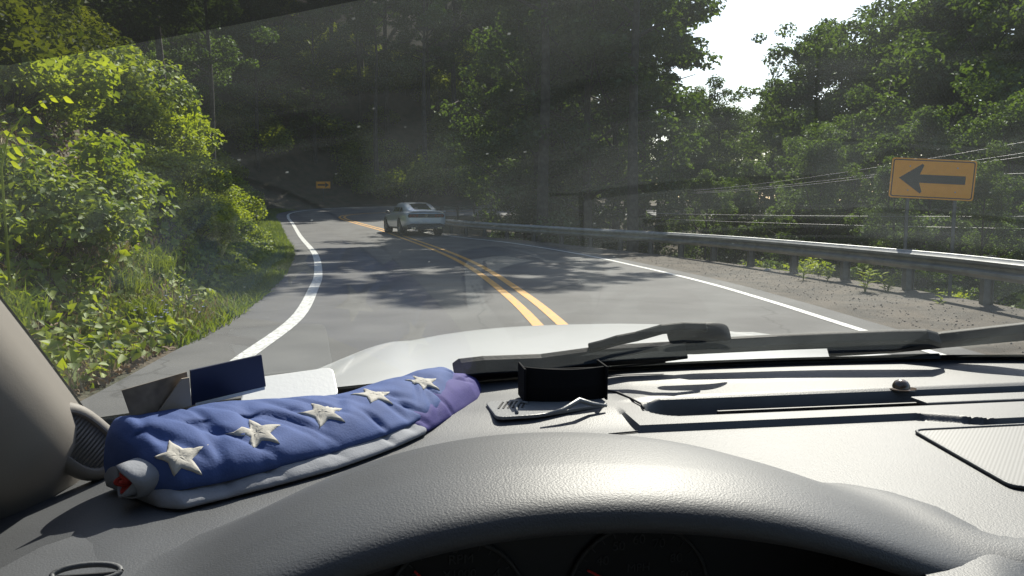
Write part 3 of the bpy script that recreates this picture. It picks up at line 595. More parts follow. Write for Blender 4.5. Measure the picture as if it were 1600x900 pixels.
MB().prism([(-.30,.54),(.30,.54),(.26,.70),(-.26,.70)], 0, .012, lambda x, y, z: (x, -2.398-z, y)).build('plate_recess', M['silver'], coupe)
for x in (-.62, -.52, .52, .62): MB().tube([(x, -2.25, .31), (x, -2.45, .31)], .045, 12).build('exhaust_pipe', M['chrome'], coupe, smooth=True, sharp=40)
textmesh('badge', 'GT', .12, M['chrome'], coupe, Matrix.Translation((0, -2.44, .825)) @ Matrix.Rotation(math.pi/2, 4, 'X'), .004)
# ---------------------------------------------------------------- the car we sit in (local axes: a right, b forward, z up)
YAW = R(9)
own = empty('car', (0, 0, 0), YAW); tag(own, 'white car seen from its driver seat, with grey dashboard and white hood', 'car')
def V(a, b, c): return Vector((a, b, CAMH+c))
def cdir(u, v):
    d = pixdir(u, v); return Vector((d.x*math.cos(YAW)+d.y*math.sin(YAW), -d.x*math.sin(YAW)+d.y*math.cos(YAW), d.z))
EYE = Vector((0, 0, CAMH))
def onb(u, v, b): d = cdir(u, v); return EYE+d*(b/d.y)
def onc(u, v, c): d = cdir(u, v); return EYE+d*(c/d.z)
def dashmat(name, col, rough, bs=420, bump=.35, spec=.5):
    m = mat(name, col, rough, spec=spec, col2=tuple(k*1.3 for k in col), scale=7, detail=8, bump=bump, bscale=bs, bdist=.0012, kind='noise'); return m
M['dash'] = dashmat('dash_plastic', (.058,.061,.066), .52, bs=560, bump=.32, spec=.46)
M['hoodp'] = dashmat('binnacle_plastic', (.075,.077,.08), .56, bs=330, bump=.35, spec=.42)
M['beige'] = mat('beige_trim', (.19,.172,.15), .65, col2=(.175,.158,.138), scale=3, bump=.15, bscale=500, bdist=.0008)
M['darkp'] = mat('dark_plastic', (.02,.02,.022), .55); M['cabin'] = mat('cabin_cloth', (.10,.095,.09), .9, bump=.3, bscale=300)
M['frit'] = mat('black_frit', (.012,.012,.012), .6)
M['wpaint'] = mat('white_car_paint', (.80,.81,.80), .32, coat=.7, col2=(.76,.77,.76), scale=2.5)
M['wiper'] = mat('wiper_rubber', (.007,.0075,.009), .65, spec=.2, bump=.2, bscale=200)
# windshield
AC = .62; RAKE = R(31); WL = 1.09
def bb(a): x = abs(a-AC); return 1.245-.18*x*x-.06*x**4
def WS(a0, t): return V(AC+(a0-AC)*(1-.10*t), bb(a0)-math.cos(RAKE)*WL*t+.10*t*(1-t)*.4, -.285+math.sin(RAKE)*WL*t+.10*t*(1-t)*.5)
def ws_hit(u, v):
    for k in range(30):
        h = WSB.ray_cast(EYE, cdir(u, v-2*k))
        if h[0] is not None: return h[0], h[1]
AG = np.linspace(-.36, 1.585, 60); TG = np.linspace(0, 1, 36)
tmp = MB().grid([[WS(a, t) for a in AG] for t in TG]); WSB = BVHTree.FromPolygons([Vector(v) for v in tmp.v], tmp.f)
REFL = .44
def glassmat(name, tint, dust):
    m = bpy.data.materials.new(name); m.use_nodes = True; n = m.node_tree.nodes; l = m.node_tree.links; n.clear()
    out = n.new('ShaderNodeOutputMaterial'); tc = n.new('ShaderNodeTexCoord')
    ge = n.new('ShaderNodeNewGeometry'); dp = n.new('ShaderNodeVectorMath'); dp.operation = 'DOT_PRODUCT'; l.new(ge.outputs['Incoming'], dp.inputs[0]); l.new(ge.outputs['Normal'], dp.inputs[1])
    def mth(op, x, y, z=None):
        q = n.new('ShaderNodeMath'); q.operation = op
        for i, k in enumerate((x, y, z)):
            if k is None: continue
            if isinstance(k, (int, float)): q.inputs[i].default_value = k
            else: l.new(k, q.inputs[i])
        return q.outputs[0]
    # Schlick reflection of a thin pane: the same from both sides, both faces counted
    fz = mth('MULTIPLY_ADD', mth('POWER', mth('SUBTRACT', 1.0, mth('ABSOLUTE', dp.outputs['Value'], None)), 5.0), REFL*.95, REFL*.05)
    tr = n.new('ShaderNodeBsdfTransparent'); tr.inputs['Color'].default_value = (*tint, 1)
    gl = n.new('ShaderNodeBsdfGlossy'); gl.inputs['Roughness'].default_value = .0; gl.inputs['Color'].default_value = (.84,.95,1,1)
    s1 = n.new('ShaderNodeMixShader'); l.new(fz, s1.inputs[0]); l.new(tr.outputs[0], s1.inputs[1]); l.new(gl.outputs[0], s1.inputs[2])
    # dust and smears on the glass: an uneven film that scatters the sun, plus small specks
    t1 = n.new('ShaderNodeTexNoise'); t1.inputs['Scale'].default_value = 3.2; t1.inputs['Detail'].default_value = 5; t1.inputs['Distortion'].default_value = 1.2; l.new(tc.outputs['Object'], t1.inputs['Vector'])
    m1 = n.new('ShaderNodeMapRange'); m1.inputs[1].default_value = .35; m1.inputs[2].default_value = .75; m1.inputs[3].default_value = dust*.45; m1.inputs[4].default_value = dust*1.9; l.new(t1.outputs['Fac'], m1.inputs[0])
    mp = n.new('ShaderNodeMapping'); mp.inputs['Rotation'].default_value = (0, .5, .9); mp.inputs['Scale'].default_value = (2, 26, 2); l.new(tc.outputs['Object'], mp.inputs['Vector'])
    t2 = n.new('ShaderNodeTexNoise'); t2.inputs['Scale'].default_value = 1.6; t2.inputs['Detail'].default_value = 6; l.new(mp.outputs[0], t2.inputs['Vector'])
    m2 = n.new('ShaderNodeMapRange'); m2.inputs[1].default_value = .58; m2.inputs[2].default_value = .85; m2.inputs[3].default_value = 0; m2.inputs[4].default_value = dust*.8; l.new(t2.outputs['Fac'], m2.inputs[0])
    vo = n.new('ShaderNodeTexVoronoi'); vo.inputs['Scale'].default_value = 46; l.new(tc.outputs['Object'], vo.inputs['Vector'])
    m3 = n.new('ShaderNodeMapRange'); m3.inputs[1].default_value = .035; m3.inputs[2].default_value = .075; m3.inputs[3].default_value = dust*5; m3.inputs[4].default_value = 0; l.new(vo.outputs['Distance'], m3.inputs[0])
    a1 = n.new('ShaderNodeMath'); l.new(m1.outputs[0], a1.inputs[0]); l.new(m2.outputs[0], a1.inputs[1])
    a2 = n.new('ShaderNodeMath'); l.new(a1.outputs[0], a2.inputs[0]); l.new(m3.outputs[0], a2.inputs[1])
    tl = n.new('ShaderNodeBsdfTranslucent'); tl.inputs['Color'].default_value = (.78,.86,.84,1)
    s2 = n.new('ShaderNodeMixShader'); l.new(a2.outputs[0], s2.inputs[0]); l.new(s1.outputs[0], s2.inputs[1]); l.new(tl.outputs[0], s2.inputs[2])
    l.new(s2.outputs[0], out.inputs[0]); return m
M['glass'] = glassmat('dusty_windshield_glass', (.91,.94,.93), .0135); M['tint'] = glassmat('dark_tint_band_glass', (.26,.26,.28), .006)
h1, h2 = ws_hit(0, 100)[0], ws_hit(560, 2)[0]
def tof(p):
    return min(((WS(a, t)-p).length, a, t) for a in np.linspace(-.36, 1.0, 137) for t in np.linspace(.2, 1, 161))[1:]
(a1_, t1_), (a2_, t2_) = tof(h1), tof(h2)
def tedge(a): return min(.985, max(.3, np.interp(a, [a1_-.12, a1_, a2_, a2_+.25, .62, 1.0, 1.3, 1.6], [t1_-.02, t1_, t2_, t2_+.08, t2_+.12, t2_+.10, t2_, t1_])))
wsO = MB().grid([[WS(a, t*tedge(a)) for a in AG] for t in TG]).build('windshield', M['glass'], own, smooth=True)
MB().grid([[WS(a, tedge(a)+(1-tedge(a))*t) for a in AG] for t in np.linspace(0, 1, 8)]).build('tint_band', M['tint'], wsO, smooth=True)
# black ceramic edge of the glass
def inset(a, t, d): p = WS(a, t); q = WS(a, min(t+.01, 1.0)); n_ = (WS(a+.01, t)-p).cross(q-p).normalized(); return p-n_*d
MB().grid([[inset(-.36+k, t, .004) for k in (0, .005, .010, .015)] for t in np.linspace(0, 1, 50)]).build('glass_edge', M['frit'], wsO)
MB().grid([[inset(a, t, .004) for a in np.linspace(-.36, 1.585, 60)] for t in (0, .03, .045, .056)]).build('lower_glass_edge', M['frit'], wsO)
# dashboard top: stepped panel, defroster trough
def ss(x, e0, e1): t = min(1, max(0, (x-e0)/(e1-e0))); return t*t*(3-2*t)
def dash_c(a, b):
    c = -.276-.05*ss(a, -.2, -.42)*.6
    right = max(ss(a, .300, .304), ss(b, .93, 1.02))
    eb = .917-.040*min(1, max(0, (a-.672)/.085))
    tw = .0018+.0045*(.684 < a < .722); step = ss(b, eb-tw, eb+tw)*right
    c += .008*step
    # trough with a round left end
    far = 1.034; near = .953; yc = (far+near)/2; rr = (far-near)/2
    dx = max(0, .375-a); dd = math.hypot(dx, b-yc)-rr if dx > 0 else abs(b-yc)-rr
    c -= .030*ss(-dd, -.001, .012)*(.55+.45*ss(b, near, far-.02))
    c += .004*ss(b, 1.03, 1.045)*ss(a, .30, .36)
    c += .004*ss(b, 1.10, 1.16)
    eb2 = .45+.115*ss(a, .38, .50)
    if b < eb2: x = (eb2-b); c -= 3.5*x*x if x < .05 else 3.5*.0025+(x-.05)*2.5
    return c
da = np.arange(-.46, 1.62, .004); db = np.concatenate([np.arange(.34, .86, .012), np.arange(.862, 1.06, .0025), np.arange(1.06, 1.33, .008)])
def hole(a, b): return abs(a-.125) < .27 and b < .66
vs = [V(a, min(b, bb(a)-.030), dash_c(a, min(b, bb(a)-.030))) for b in db for a in da]; n = len(da)
fs = [(i*n+j, i*n+j+1, (i+1)*n+j+1, (i+1)*n+j) for i in range(len(db)-1) for j in range(n-1) if not hole(da[j], db[i]) and db[i] < bb(da[j])-.030]
dash = MB().add(vs, fs).build('dashboard', M['dash'], own, smooth=True, sharp=35)
DASHB = BVHTree.FromPolygons([Vector(v) for v in vs], fs)
MB().box((-.46,.345,CAMH-.85), (1.62,.385,CAMH-.50)).build('lower_fascia', M['darkp'], dash)
for k in range(3):
    b0 = .972+.014*k; MB().box((.40+.02*k, b0, CAMH-.296), (1.05-.22*(k == 1), b0+.004, CAMH-.281+.002*k)).build('vent_slat', M['darkp'], dash)
MB().box((.72,.958,CAMH-.272), (1.5,.995,CAMH-.266)).build('vent_cover', M['dash'], dash, bevel=.002)
# speaker grille, its rim
sp = [onc(u, v, -.2755) for u, v in ((1440, 672), (1462, 664), (1600, 659))]; spk = [(sp[0].x+.004, .852), (.655, .862), (.80, .862), (.93, .862), (.93, .665), (.70, .660), (.615, .672)]
def rounded(poly, r, n_=5):
    o = []
    for i, p in enumerate(poly):
        p = Vector(p); a = (Vector(poly[i-1])-p); c = (Vector(poly[(i+1) % len(poly)])-p); ra = min(r, a.length*.45, c.length*.45); p0 = p+a.normalized()*ra; p2 = p+c.normalized()*ra
        for k in range(n_+1): t = k/n_; o.append(tuple(p0*(1-t)**2+p*2*t*(1-t)+p2*t*t))
    return o
sp_out = rounded([(.628,.862),(.95,.862),(.95,.655),(.615,.655),(.598,.675)], .012) if False else rounded([(.632,.864),(.96,.864),(.96,.60),(.60,.668)], .014)
m = mat('speaker_mesh', (.09,.09,.088), .5); nn_ = m.node_tree.nodes; ll_ = m.node_tree.links; tc_ = nn_.new('ShaderNodeTexCoord'); mp_ = nn_.new('ShaderNodeMapping'); mp_.inputs['Rotation'].default_value = (0, 0, .785); ll_.new(tc_.outputs['Object'], mp_.inputs[0])
vv = nn_.new('ShaderNodeTexVoronoi'); vv.inputs['Scale'].default_value = 260; vv.inputs['Randomness'].default_value = 0; ll_.new(mp_.outputs[0], vv.inputs['Vector'])
rp = nn_.new('ShaderNodeValToRGB'); rp.color_ramp.elements[0].position = .28; rp.color_ramp.elements[1].position = .36; rp.color_ramp.elements[0].color = (.012,.012,.012,1); rp.color_ramp.elements[1].color = (.13,.13,.128,1)
ll_.new(vv.outputs['Distance'], rp.inputs[0]); ll_.new(rp.outputs[0], nn_['Principled BSDF'].inputs['Base Color']); M['mesh'] = m
grl = MB().prism(sp_out, CAMH-.279, CAMH-.2735).build('speaker_grille', M['mesh'], dash)
loop = [(x, y, CAMH-.2735) for x, y in sp_out]; MB().tube(loop+[loop[0]], .0022, 6, False).build('grille_rim', M['dash'], grl, smooth=True)
p = onc(1408, 603, -.2625)
b = MB(); b.loft([[(p.x+r*math.cos(t), p.y+r*math.sin(t), CAMH-.2665+h) for t in np.linspace(0, 6.283, 21)[:-1]] for r, h in ((.021, .0), (.0205, .0015), (.0125, .002), (.0118, .006), (.009, .0105), (.005, .0128), (.001, .0135))]); b.build('sun_sensor', mat('smoked_sensor', (.10,.07,.05), .18, coat=.5), dash, smooth=True, sharp=40)
MB().tube([V(.262, .910, -.2745), V(.30, .9155, -.2745)], .0012, 5).build('seam', M['darkp'], dash)
# instrument binnacle
A0 = .125
prof = [(.83,-.075),(.79,-.045),(.76,-.022),(.735,-.009),(.71,-.001),(.68,.002),(.64,.004),(.605,.0045),(.598,.004),(.575,.001),(.557,-.0025),(.547,-.006),(.540,-.0105),(.536,-.016),(.5345,-.0215),(.5365,-.026),(.545,-.028),(.60,-.027),(.69,-.026)]
def arch(s):
    c = -.2085-(.60 if s > 0 else .85)*s*s-1.2*s**4
    fl = -.281+.0048*ss(s, .05, .3)+.0022*ss(s, .3, .42); return math.log(math.exp(110*c)+math.exp(110*fl))/110
rings = []
for bq, dc in prof:
    rings.append([V(A0+s*(1-.25*max(0, bq-.66)/.17), bq-.22*min(s*s, .10)*ss(bq, .66, .56)+.02*s*s, max(arch(s)+dc-.03*ss(s, .34, .46)*(bq > .585), -.335)) for s in np.concatenate([np.linspace(-.42, .5, 100), np.linspace(.54, 1.45, 22)])])
hood_in = MB().loft(rings, caps=False, closed=False).build('instrument_hood', M['dash'], own, smooth=True)
clus = MB().box((A0-.20,.672,CAMH-.62), (A0+.36,.685,CAMH-.285)).build('instrument_cluster', M['darkp'], own)
for s in (-.75, 1.35): MB().box((A0+s*.262-.005,.56,CAMH-.62), (A0+s*.262+.005,.675,CAMH-.30)).build('cluster_side', M['darkp'], clus)
M['gface'] = mat('gauge_face', (.012,.012,.013), .7); M['gmark'] = mat('gauge_print', (.05,.05,.05), .7); M['needle'] = mat('red_needle', (.6,.02,.02), .5)
def gauge(u, cz, r, labels, needle):
    ca = (onb(u, 870, .668)).x; fr = lambda x, y, z: (ca+x, .671-z, CAMH+cz+y)
    g_ = MB().prism([(r*math.cos(t), r*math.sin(t)) for t in np.linspace(0, 2*math.pi, 49)[:-1]], 0, .002, fr).build('gauge', M['gface'], own)
    MB().tube([fr(r*math.cos(t), r*math.sin(t), .004) for t in np.linspace(0, 2*math.pi, 49)], .0022, 6).build('gauge_ring', M['gmark'], g_, smooth=True)
    for k in range(25):
        t = R(220-10.8*k); MB().prism([(math.cos(t)*q+math.sin(t)*w_, math.sin(t)*q-math.cos(t)*w_) for q, w_ in ((r*.88, -.0005), (r*.95, -.0005), (r*.95, .0005), (r*.88, .0005))], .0022, .0028, fr).build('tick', M['gmark'], g_)
    for body, ang, rr, sz in labels:
        t = R(ang); q = fr(rr*r*math.cos(t), rr*r*math.sin(t), .003); textmesh('number', body, sz, M['gmark'], g_, Matrix.Translation(q) @ Matrix.Rotation(math.pi/2, 4, 'X'))
    t = R(needle); MB().prism([(math.cos(t)*q+math.sin(t)*w_, math.sin(t)*q-math.cos(t)*w_) for q, w_ in ((-.01, -.0018), (r*.85, -.0008), (r*.85, .0008), (-.01, .0018))], .006, .0075, fr).build('needle', M['needle'], g_)
gauge(712, -.352, .062, [('RPM', 84, .72, .012), ('X1000', 84, .50, .011), ('4', 38, .74, .014), ('3', 90, .93 if False else .88, .012), ('2', 140, .74, .014)], 133)
gauge(998, -.352, .066, [('40', 135, .72, .012), ('50', 112, .76, .012), ('60', 90, .78, .012), ('70', 68, .76, .012), ('80', 42, .72, .012), ('90', 18, .72, .012), ('MPH', 90, .38, .011)], 150)
# beige pillar trim with tweeter, door, roof: the cabin round the driver
cols = [(.012,.010,.002),(.018,-.006,-.002),(.024,-.03,-.004),(.032,-.06,-.004),(.034,-.09,-.004),(.030,-.125,-.006),(.018,-.16,-.010),(-.004,-.19,-.014),(-.035,-.215,-.02),(-.08,-.235,-.03)]
def pil(t, k): e = WS(-.36, t) if t >= 0 else WS(-.36, 0)+Vector((0, 0, .9*t)); c = cols[k]; return e+Vector(c)
gridp = [[pil(t, k) for k in range(len(cols))] for t in np.linspace(-.30, 1, 46)]
ptrim = MB().grid(gridp).build('pillar_trim', M['beige'], own, smooth=True)
tmpb = MB().grid(gridp); PB = BVHTree.FromPolygons([Vector(v) for v in tmpb.v], tmpb.f)
def tweeter():
    h = PB.ray_cast(EYE, cdir(124, 690)); 
    if h[0] is None: return
    q, nr = h[0], h[1]
    if nr.dot(EYE-q) < 0: nr = -nr
    nr = (nr+(EYE-q).normalized()*2.2).normalized()
    up = (PB.ray_cast(EYE, cdir(108, 660))[0]-q); up = (up-nr*up.dot(nr)).normalized(); rt = up.cross(nr)
    sc = (q-EYE).length/F_PX
    el = lambda a_, b_, h_, k=2.6: [q+rt*(a_*sc*math.copysign(abs(math.cos(t))**(2/k), math.cos(t)))+up*(b_*sc*math.copysign(abs(math.sin(t))**(2/k), math.sin(t)))+nr*h_ for t in np.linspace(0, 2*math.pi, 33)[:-1]]
    tw = MB().loft([el(40, 62, -.006), el(39, 61, .006), el(36, 57, .012), el(30, 51, .0145), el(27, 47, .0145), el(25, 44, .011), el(24, 43, .009)]).build('tweeter_speaker', M['beige'], ptrim, smooth=True, sharp=45)
    for k in range(17):
        yk = -40+80*k/16; xk = 24*(1-(abs(yk)/44)**2.6)**(1/2.6)
        MB().tube([q+up*(yk*sc)+rt*(-xk*sc)+nr*.0095, q+up*(yk*sc)+nr*.0115, q+up*(yk*sc)+rt*(xk*sc)+nr*.0095], .0014, 5).build('grille_rib', M['beige'], tw, smooth=True)
tweeter()
for nm, x0, x1 in (('door_panel', -.47, -.43), ('passenger_door_panel', 1.66, 1.70)): MB().box((x0,-1.2,CAMH-1.0), (x1,1.0,CAMH-.27)).build(nm, M['cabin'], own, bevel=.01)
MB().grid([[V(a, WS(a, 1).y-y*2.0, WS(a, 1).z-CAMH+.02*math.sin(math.pi*min(1, y*1.2))) for a in np.linspace(-.36, 1.585, 20)] for y in np.linspace(0, 1, 12)]).build('roof_lining', M['cabin'], own, smooth=True, solid=.04)
MB().box((-.46,-1.7,CAMH-1.05), (1.69,.45,CAMH-1.0)).build('cabin_floor', M['cabin'], own)
for x in (-.43, .82): MB().loft([[V(x+a_, y+b_, c_) for a_, b_ in ((0,0),(.47,0),(.47,.12),(0,.12))] for y, c_ in ((-.55,-1.0),(-.6,-.6),(-.66,-.3),(-.72,-.02))]).build('front_seat', M['cabin'], own, bevel=.03)
MB().box((-.46,-1.75,CAMH-1.0), (1.69,-1.65,CAMH-.25)).build('rear_bench', M['cabin'], own)
# air vent at the dash corner
p = onc(135, 896, -.262); vt = MB().tube([p+Vector((.023*math.cos(t), .008*math.sin(t), .003*math.sin(t))) for t in np.linspace(0, 6.283, 25)], .0022, 6, False).build('air_vent', M['hoodp'], own, smooth=True)
MB().tube([p+Vector((-.02, 0, -.002)), p+Vector((.02, 0, -.002))], .002, 5).build('vent_blade', M['darkp'], vt)
# hood, cowl, wipers outside the glass
def hc(a, b):
    t = (b-1.34)/1.28; x = abs((a-AC)/.86)
    c = -.336-.064*max(0, t)**1.6-.115*x**2.7*(.55+.55*t)
    c += .012*(ss(x, .62, .72)-ss(x, .74, .98)); return c
MB().grid([[V(a, 1.34+(1.30-.22*abs((a-AC)/.95)**2.4)*t, hc(a, 1.34+(1.30-.22*abs((a-AC)/.95)**2.4)*t)-(.10*((t-.95)/.05)**2 if t > .95 else 0)) for a in np.linspace(-.30, 1.54, 70)] for t in np.concatenate([np.linspace(0, .95, 30), np.linspace(.96, 1, 5)])]).build('hood', M['wpaint'], own, smooth=True, solid=.012)
for s in (-1, 1):
    MB().grid([[V(AC+s*(.925+.11*math.sin(q)), 1.1+1.42*t-.12*t*t, hc(AC+s*.92, 1.4+1.1*t)-.004-.22*(1-math.cos(q))) for q in np.linspace(0, 1.57, 8)] for t in np.linspace(0, 1, 20)]).build('fender', M['wpaint'], own, smooth=True)
cw = MB().grid([[V(a, bb(a)+.005+q*(1.355-bb(a)), -.292-.022*ss(q, 0, .3)-.006*ss(q, .4, 1)) for a in np.linspace(-.33, 1.57, 50)] for q in (0, .15, .3, .5, .75, 1)]).build('cowl', M['darkp'], own, smooth=True)
for k in range(5): MB().tube([V(a, bb(a)-.030+.012*k, -.294-.0045*k) for a in np.linspace(.12, 1.3, 30)], .0022, 5).build('cowl_rib', M['galv'], cw, smooth=True)
def on_ws(pts, off): 
    o = []
    for u, v in pts:
        h, nr = ws_hit(u, v)
        if nr.z < 0: nr = -nr
        o.append(h+nr*off)
    return o
def bar(pts, wid, off, thick):
    """flat bar lying over the glass; wid in pixels of the photo across each point"""
    rings = []
    for (u, v), w_ in zip(pts, wid):
        h, nr = ws_hit(u, v)
        if nr.z < 0: nr = -nr
        d = (EYE-h).length/F_PX; al = (ws_hit(u+6, v-1)[0]-ws_hit(u-6, v+1)[0]).normalized(); ac = nr.cross(al).normalized(); c = h+nr*off; hw = w_*d*.5
        rings.append([c+ac*hw*x+nr*thick*y for x, y in ((-1, -.5), (-1, .2), (-.6, .5), (.6, .5), (1, .2), (1, -.5))])
    return MB().loft(rings)
wp = empty('wiper'); wp.parent = own; wp['label'] = 'left wiper with bent arm and round pivot cap'
bar([(712, 596), (722, 590), (760, 586), (850, 582), (950, 568), (1040, 562), (1075, 559)], [8, 16, 20, 20, 19, 16, 6], .014, .030).build('blade', M['wiper'], wp, bevel=.002)
bar([(925, 568), (950, 562), (970, 556), (1000, 550), (1040, 539), (1075, 535), (1110, 536)], [10, 12, 14, 12, 12, 12, 12], .026, .014).build('arm', M['wiper'], wp, bevel=.002)
bar([(1048, 550), (1056, 547), (1080, 545), (1105, 543), (1125, 542), (1140, 544), (1148, 547)], [8, 20, 24, 28, 28, 22, 6], .026, .030).build('pivot_cap', M['wiper'], wp, smooth=True, subsurf=2)
bar([(716, 600), (760, 592), (850, 584), (950, 574), (1040, 566)], [3, 4, 4, 4, 3], .004, .010).build('rubber_lip', M['frit'], wp)
wp = empty('wiper'); wp.parent = own; wp['label'] = 'right wiper with thick blade'
bar([(1135, 574), (1290, 568), (1400, 562), (1470, 560)], [4, 5, 5, 3], .004, .010).build('rubber_lip', M['frit'], wp)
bar([(1060, 562), (1090, 559), (1220, 552), (1290, 549), (1400, 545), (1455, 544), (1474, 548)], [6, 20, 22, 24, 25, 24, 14], .020, .022).build('blade', M['wiper'], wp, bevel=.003)
bar([(1300, 573), (1400, 566), (1480, 556), (1560, 548), (1640, 540)], [8, 14, 24, 28, 30], .03, .022).build('arm', M['wiper'], wp, bevel=.002)
# ---------------------------------------------------------------- things on the dashboard
def clothmat(name, c1, c2): return mat(name, c1, .8, col2=c2, scale=40, bump=.35, bscale=420, bdist=.001, spec=.25, detail=8)
M['blue'] = clothmat('blue_flag_cloth', (.042,.072,.195), (.056,.092,.235)); M['purple'] = clothmat('indigo_flag_cloth', (.05,.045,.17), (.065,.055,.2))
M['white_cloth'] = clothmat('white_flag_cloth', (.25,.26,.285), (.215,.225,.25)); M['red_cloth'] = clothmat('red_flag_cloth', (.33,.035,.03), (.4,.05,.04)); M['star'] = clothmat('cream_star_cloth', (.43,.41,.365), (.37,.35,.31))
flag = empty('flag'); tag(flag, 'folded blue flag with white stars lying along the windshield base', 'flag')
flag.location = own.matrix_world @ Vector((0, 0, 0)); flag.rotation_euler = (0, 0, YAW)
P0, P1 = Vector((-.262, .800)), Vector((.112, 1.168)); TD = (P1-P0).normalized(); ND = Vector((TD.y, -TD.x))
def bow(s): return .040*math.sin(math.pi*min(1, max(0, s)))+.014*(1-s)
WEDGE = [(-.96,.0),(-1.0,.25),(-.93,.62),(-.72,.90),(-.42,1.0),(-.1,.97),(.22,.86),(.52,.70),(.78,.50),(.94,.30),(1.0,.14),(.93,.02),(.5,.0),(0,.0),(-.5,.0)]
LAYER = [(-1,.0),(-1,.5),(-.95,.9),(-.6,1),(0,1),(.6,1),(.93,.92),(1,.5),(.95,.05),(.4,0),(-.4,0)]
def smooth_ring(poly, n_):
    return catmull(poly+[poly[0]], n_+1)[:-1]
rc = random.Random(12)
CREASE = [(rc.uniform(0, 1), rc.uniform(-1.3, 1.3), rc.uniform(.010, .026), rc.uniform(.0015, .0045), rc.uniform(-.2, .9), rc.uniform(.25, .6)) for _ in range(34)]
def fold(s0, s1, hw, hg, off, lift, n_, wr, seed, poly, crease=1.0, nr=60, endq=.03):
    R_ = smooth_ring(poly, nr); rings = []
    for i in range(n_+1):
        q = i/n_; s = s0+(s1-s0)*q; c = P0.lerp(P1, s)
        e = min(1, .72+.28*math.sin(min(1, q/endq)*math.pi/2))*min(1, .3+.7*math.sin(min(1, (1-q)/.10)*math.pi/2))
        w_ = np.interp(s, *hw)*e; h_ = np.interp(s, *hg)*e; o_ = np.interp(s, *off)+bow(s); ring = []
        for x0, z0_ in R_:
            x, z = x0*w_, z0_*h_
            nz = wr*(noise.noise(Vector((s*5+seed, x0*1.2, z0_*1.5)))+.4*noise.noise(Vector((s*17+seed, x0*2.5+s*6, z0_*2))))
            for cs, ca, cw_, cdp, cx, cl in CREASE:
                dx_ = x0-cx; d_ = (s-(cs+ca*.10*dx_)); 
                nz -= crease*cdp*math.exp(-(d_/cw_)**2*2)*math.exp(-(dx_/cl)**2)
            k = 1 if z > .012 else max(0, z/.012)
            p2 = c+ND*(o_+x+nz*.5*k*(1 if x0 > 0 else -1)); ring.append(V(p2.x, p2.y, -.274+lift+max(0, z+nz*k)))
        rings.append(ring)
    return MB().loft(rings)
main = fold(.004, .985, ([0,.12,.5,.8,1], [.064,.072,.060,.044,.020]), ([0,.2,.5,.8,1], [.058,.054,.036,.036,.026]), ([0, .5, 1], [.008, .006, 0]), .012, 170, .0035, 1.3, WEDGE)
fld = main.build('field', M['blue'], flag, smooth=True); FB = BVHTree.FromPolygons([Vector(v) for v in main.v], main.f)
fold(.0, .70, ([0,.3,.6,.72], [.070,.070,.056,.02]), ([0,.4,.6,.7], [.030,.032,.030,.016]), ([0,.5,.7], [.018,.018,.016]), .0, 120, .003, 5.1, WEDGE, .7).build('white_stripe', M['white_cloth'], flag, smooth=True)
fold(.44, 1.03, ([.4,.6,.9,1.05], [.018,.040,.032,.010]), ([.4,.6,.9,1.05], [.026,.036,.036,.024]), ([.4,.6,1.05], [.022,.030,.020]), .0, 90, .003, 8.7, WEDGE, .8).build('indigo_fold', M['purple'], flag, smooth=True)
# rolled end: white cloth wound round a red stripe
e0 = P0-TD*.002+ND*.046
def spiral(r0, r1, turns, s0, s1, z0, m, name, ph):
    P = []
    for s in np.linspace(s0, s1, 6):
        row = []
        for q in np.linspace(0, 1, 46):
            t = ph+q*turns*2*math.pi; r = (r0+(r1-r0)*q)*(1-.25*max(0, (s-s0)/(s1-s0)-.55))*(1+.10*noise.noise(Vector((q*9, s*40, ph)))); p2 = e0-TD*(s+.006*math.sin(t*1.5))+ND*(r*1.25*math.cos(t)); row.append(V(p2.x, p2.y, -.2725+z0+max(-z0, r*.92*math.sin(t))))
        P.append(row)
    MB().grid(P).build(name, m, flag, smooth=True, solid=.0022)
spiral(.022, .015, 1.35, -.03, .014, .021, M['white_cloth'], 'white_end_fold', -2.0)
spiral(.0135, .004, 2.2, -.03, .012, .019, M['red_cloth'], 'red_stripe', .6)
def star(u, v, rad, rot):
    h = FB.ray_cast(EYE, cdir(u, v))
    if h[0] is None: return
    q, nr = h[0], h[1]
    if nr.dot(EYE-q) < 0: nr = -nr
    rt = Vector((TD.x, TD.y, 0)); rt = (rt-nr*rt.dot(nr)).normalized(); up = nr.cross(rt)
    if up.z < 0: up = -up
    def put(x, y, h_):
        p = q+rt*x+up*y; g_ = FB.find_nearest(p); nn = g_[1] if g_[1].dot(EYE-q) > 0 else -g_[1]; return g_[0]+nn*h_
    b = MB(); N = 10; L = 6
    ol = [(rad*(1 if k % 2 == 0 else .42)*math.cos(rot+k*math.pi/5), rad*(1 if k % 2 == 0 else .42)*math.sin(rot+k*math.pi/5)) for k in range(N)]
    pts = [put(0, 0, .0018)]
    ol2 = []
    for k in range(N):
        x0, y0 = ol[k]; x1, y1 = ol[(k+1) % N]
        for j in range(4): ol2.append((x0+(x1-x0)*j/4, y0+(y1-y0)*j/4))
    n2 = len(ol2)
    for i in range(1, L+1):
        t = i/L
        for j, (x, y) in enumerate(ol2): pts.append(put(x*t, y*t, .0006 if i == L else .0024+.0006*math.sin(t*14+j*.9)*math.sin(j*.31)-.0009*t**4))
    for (x, y) in ol2: pts.append(put(x*1.01, y*1.01, -.002))
    f = [(0, 1+j, 1+(j+1) % n2) for j in range(n2)]
    for i in range(L): f += [(1+i*n2+j, 1+(i+1)*n2+j, 1+(i+1)*n2+(j+1) % n2, 1+i*n2+(j+1) % n2) for j in range(n2)]
    b.add(pts, f).build('star', M['star'], fld, smooth=True)
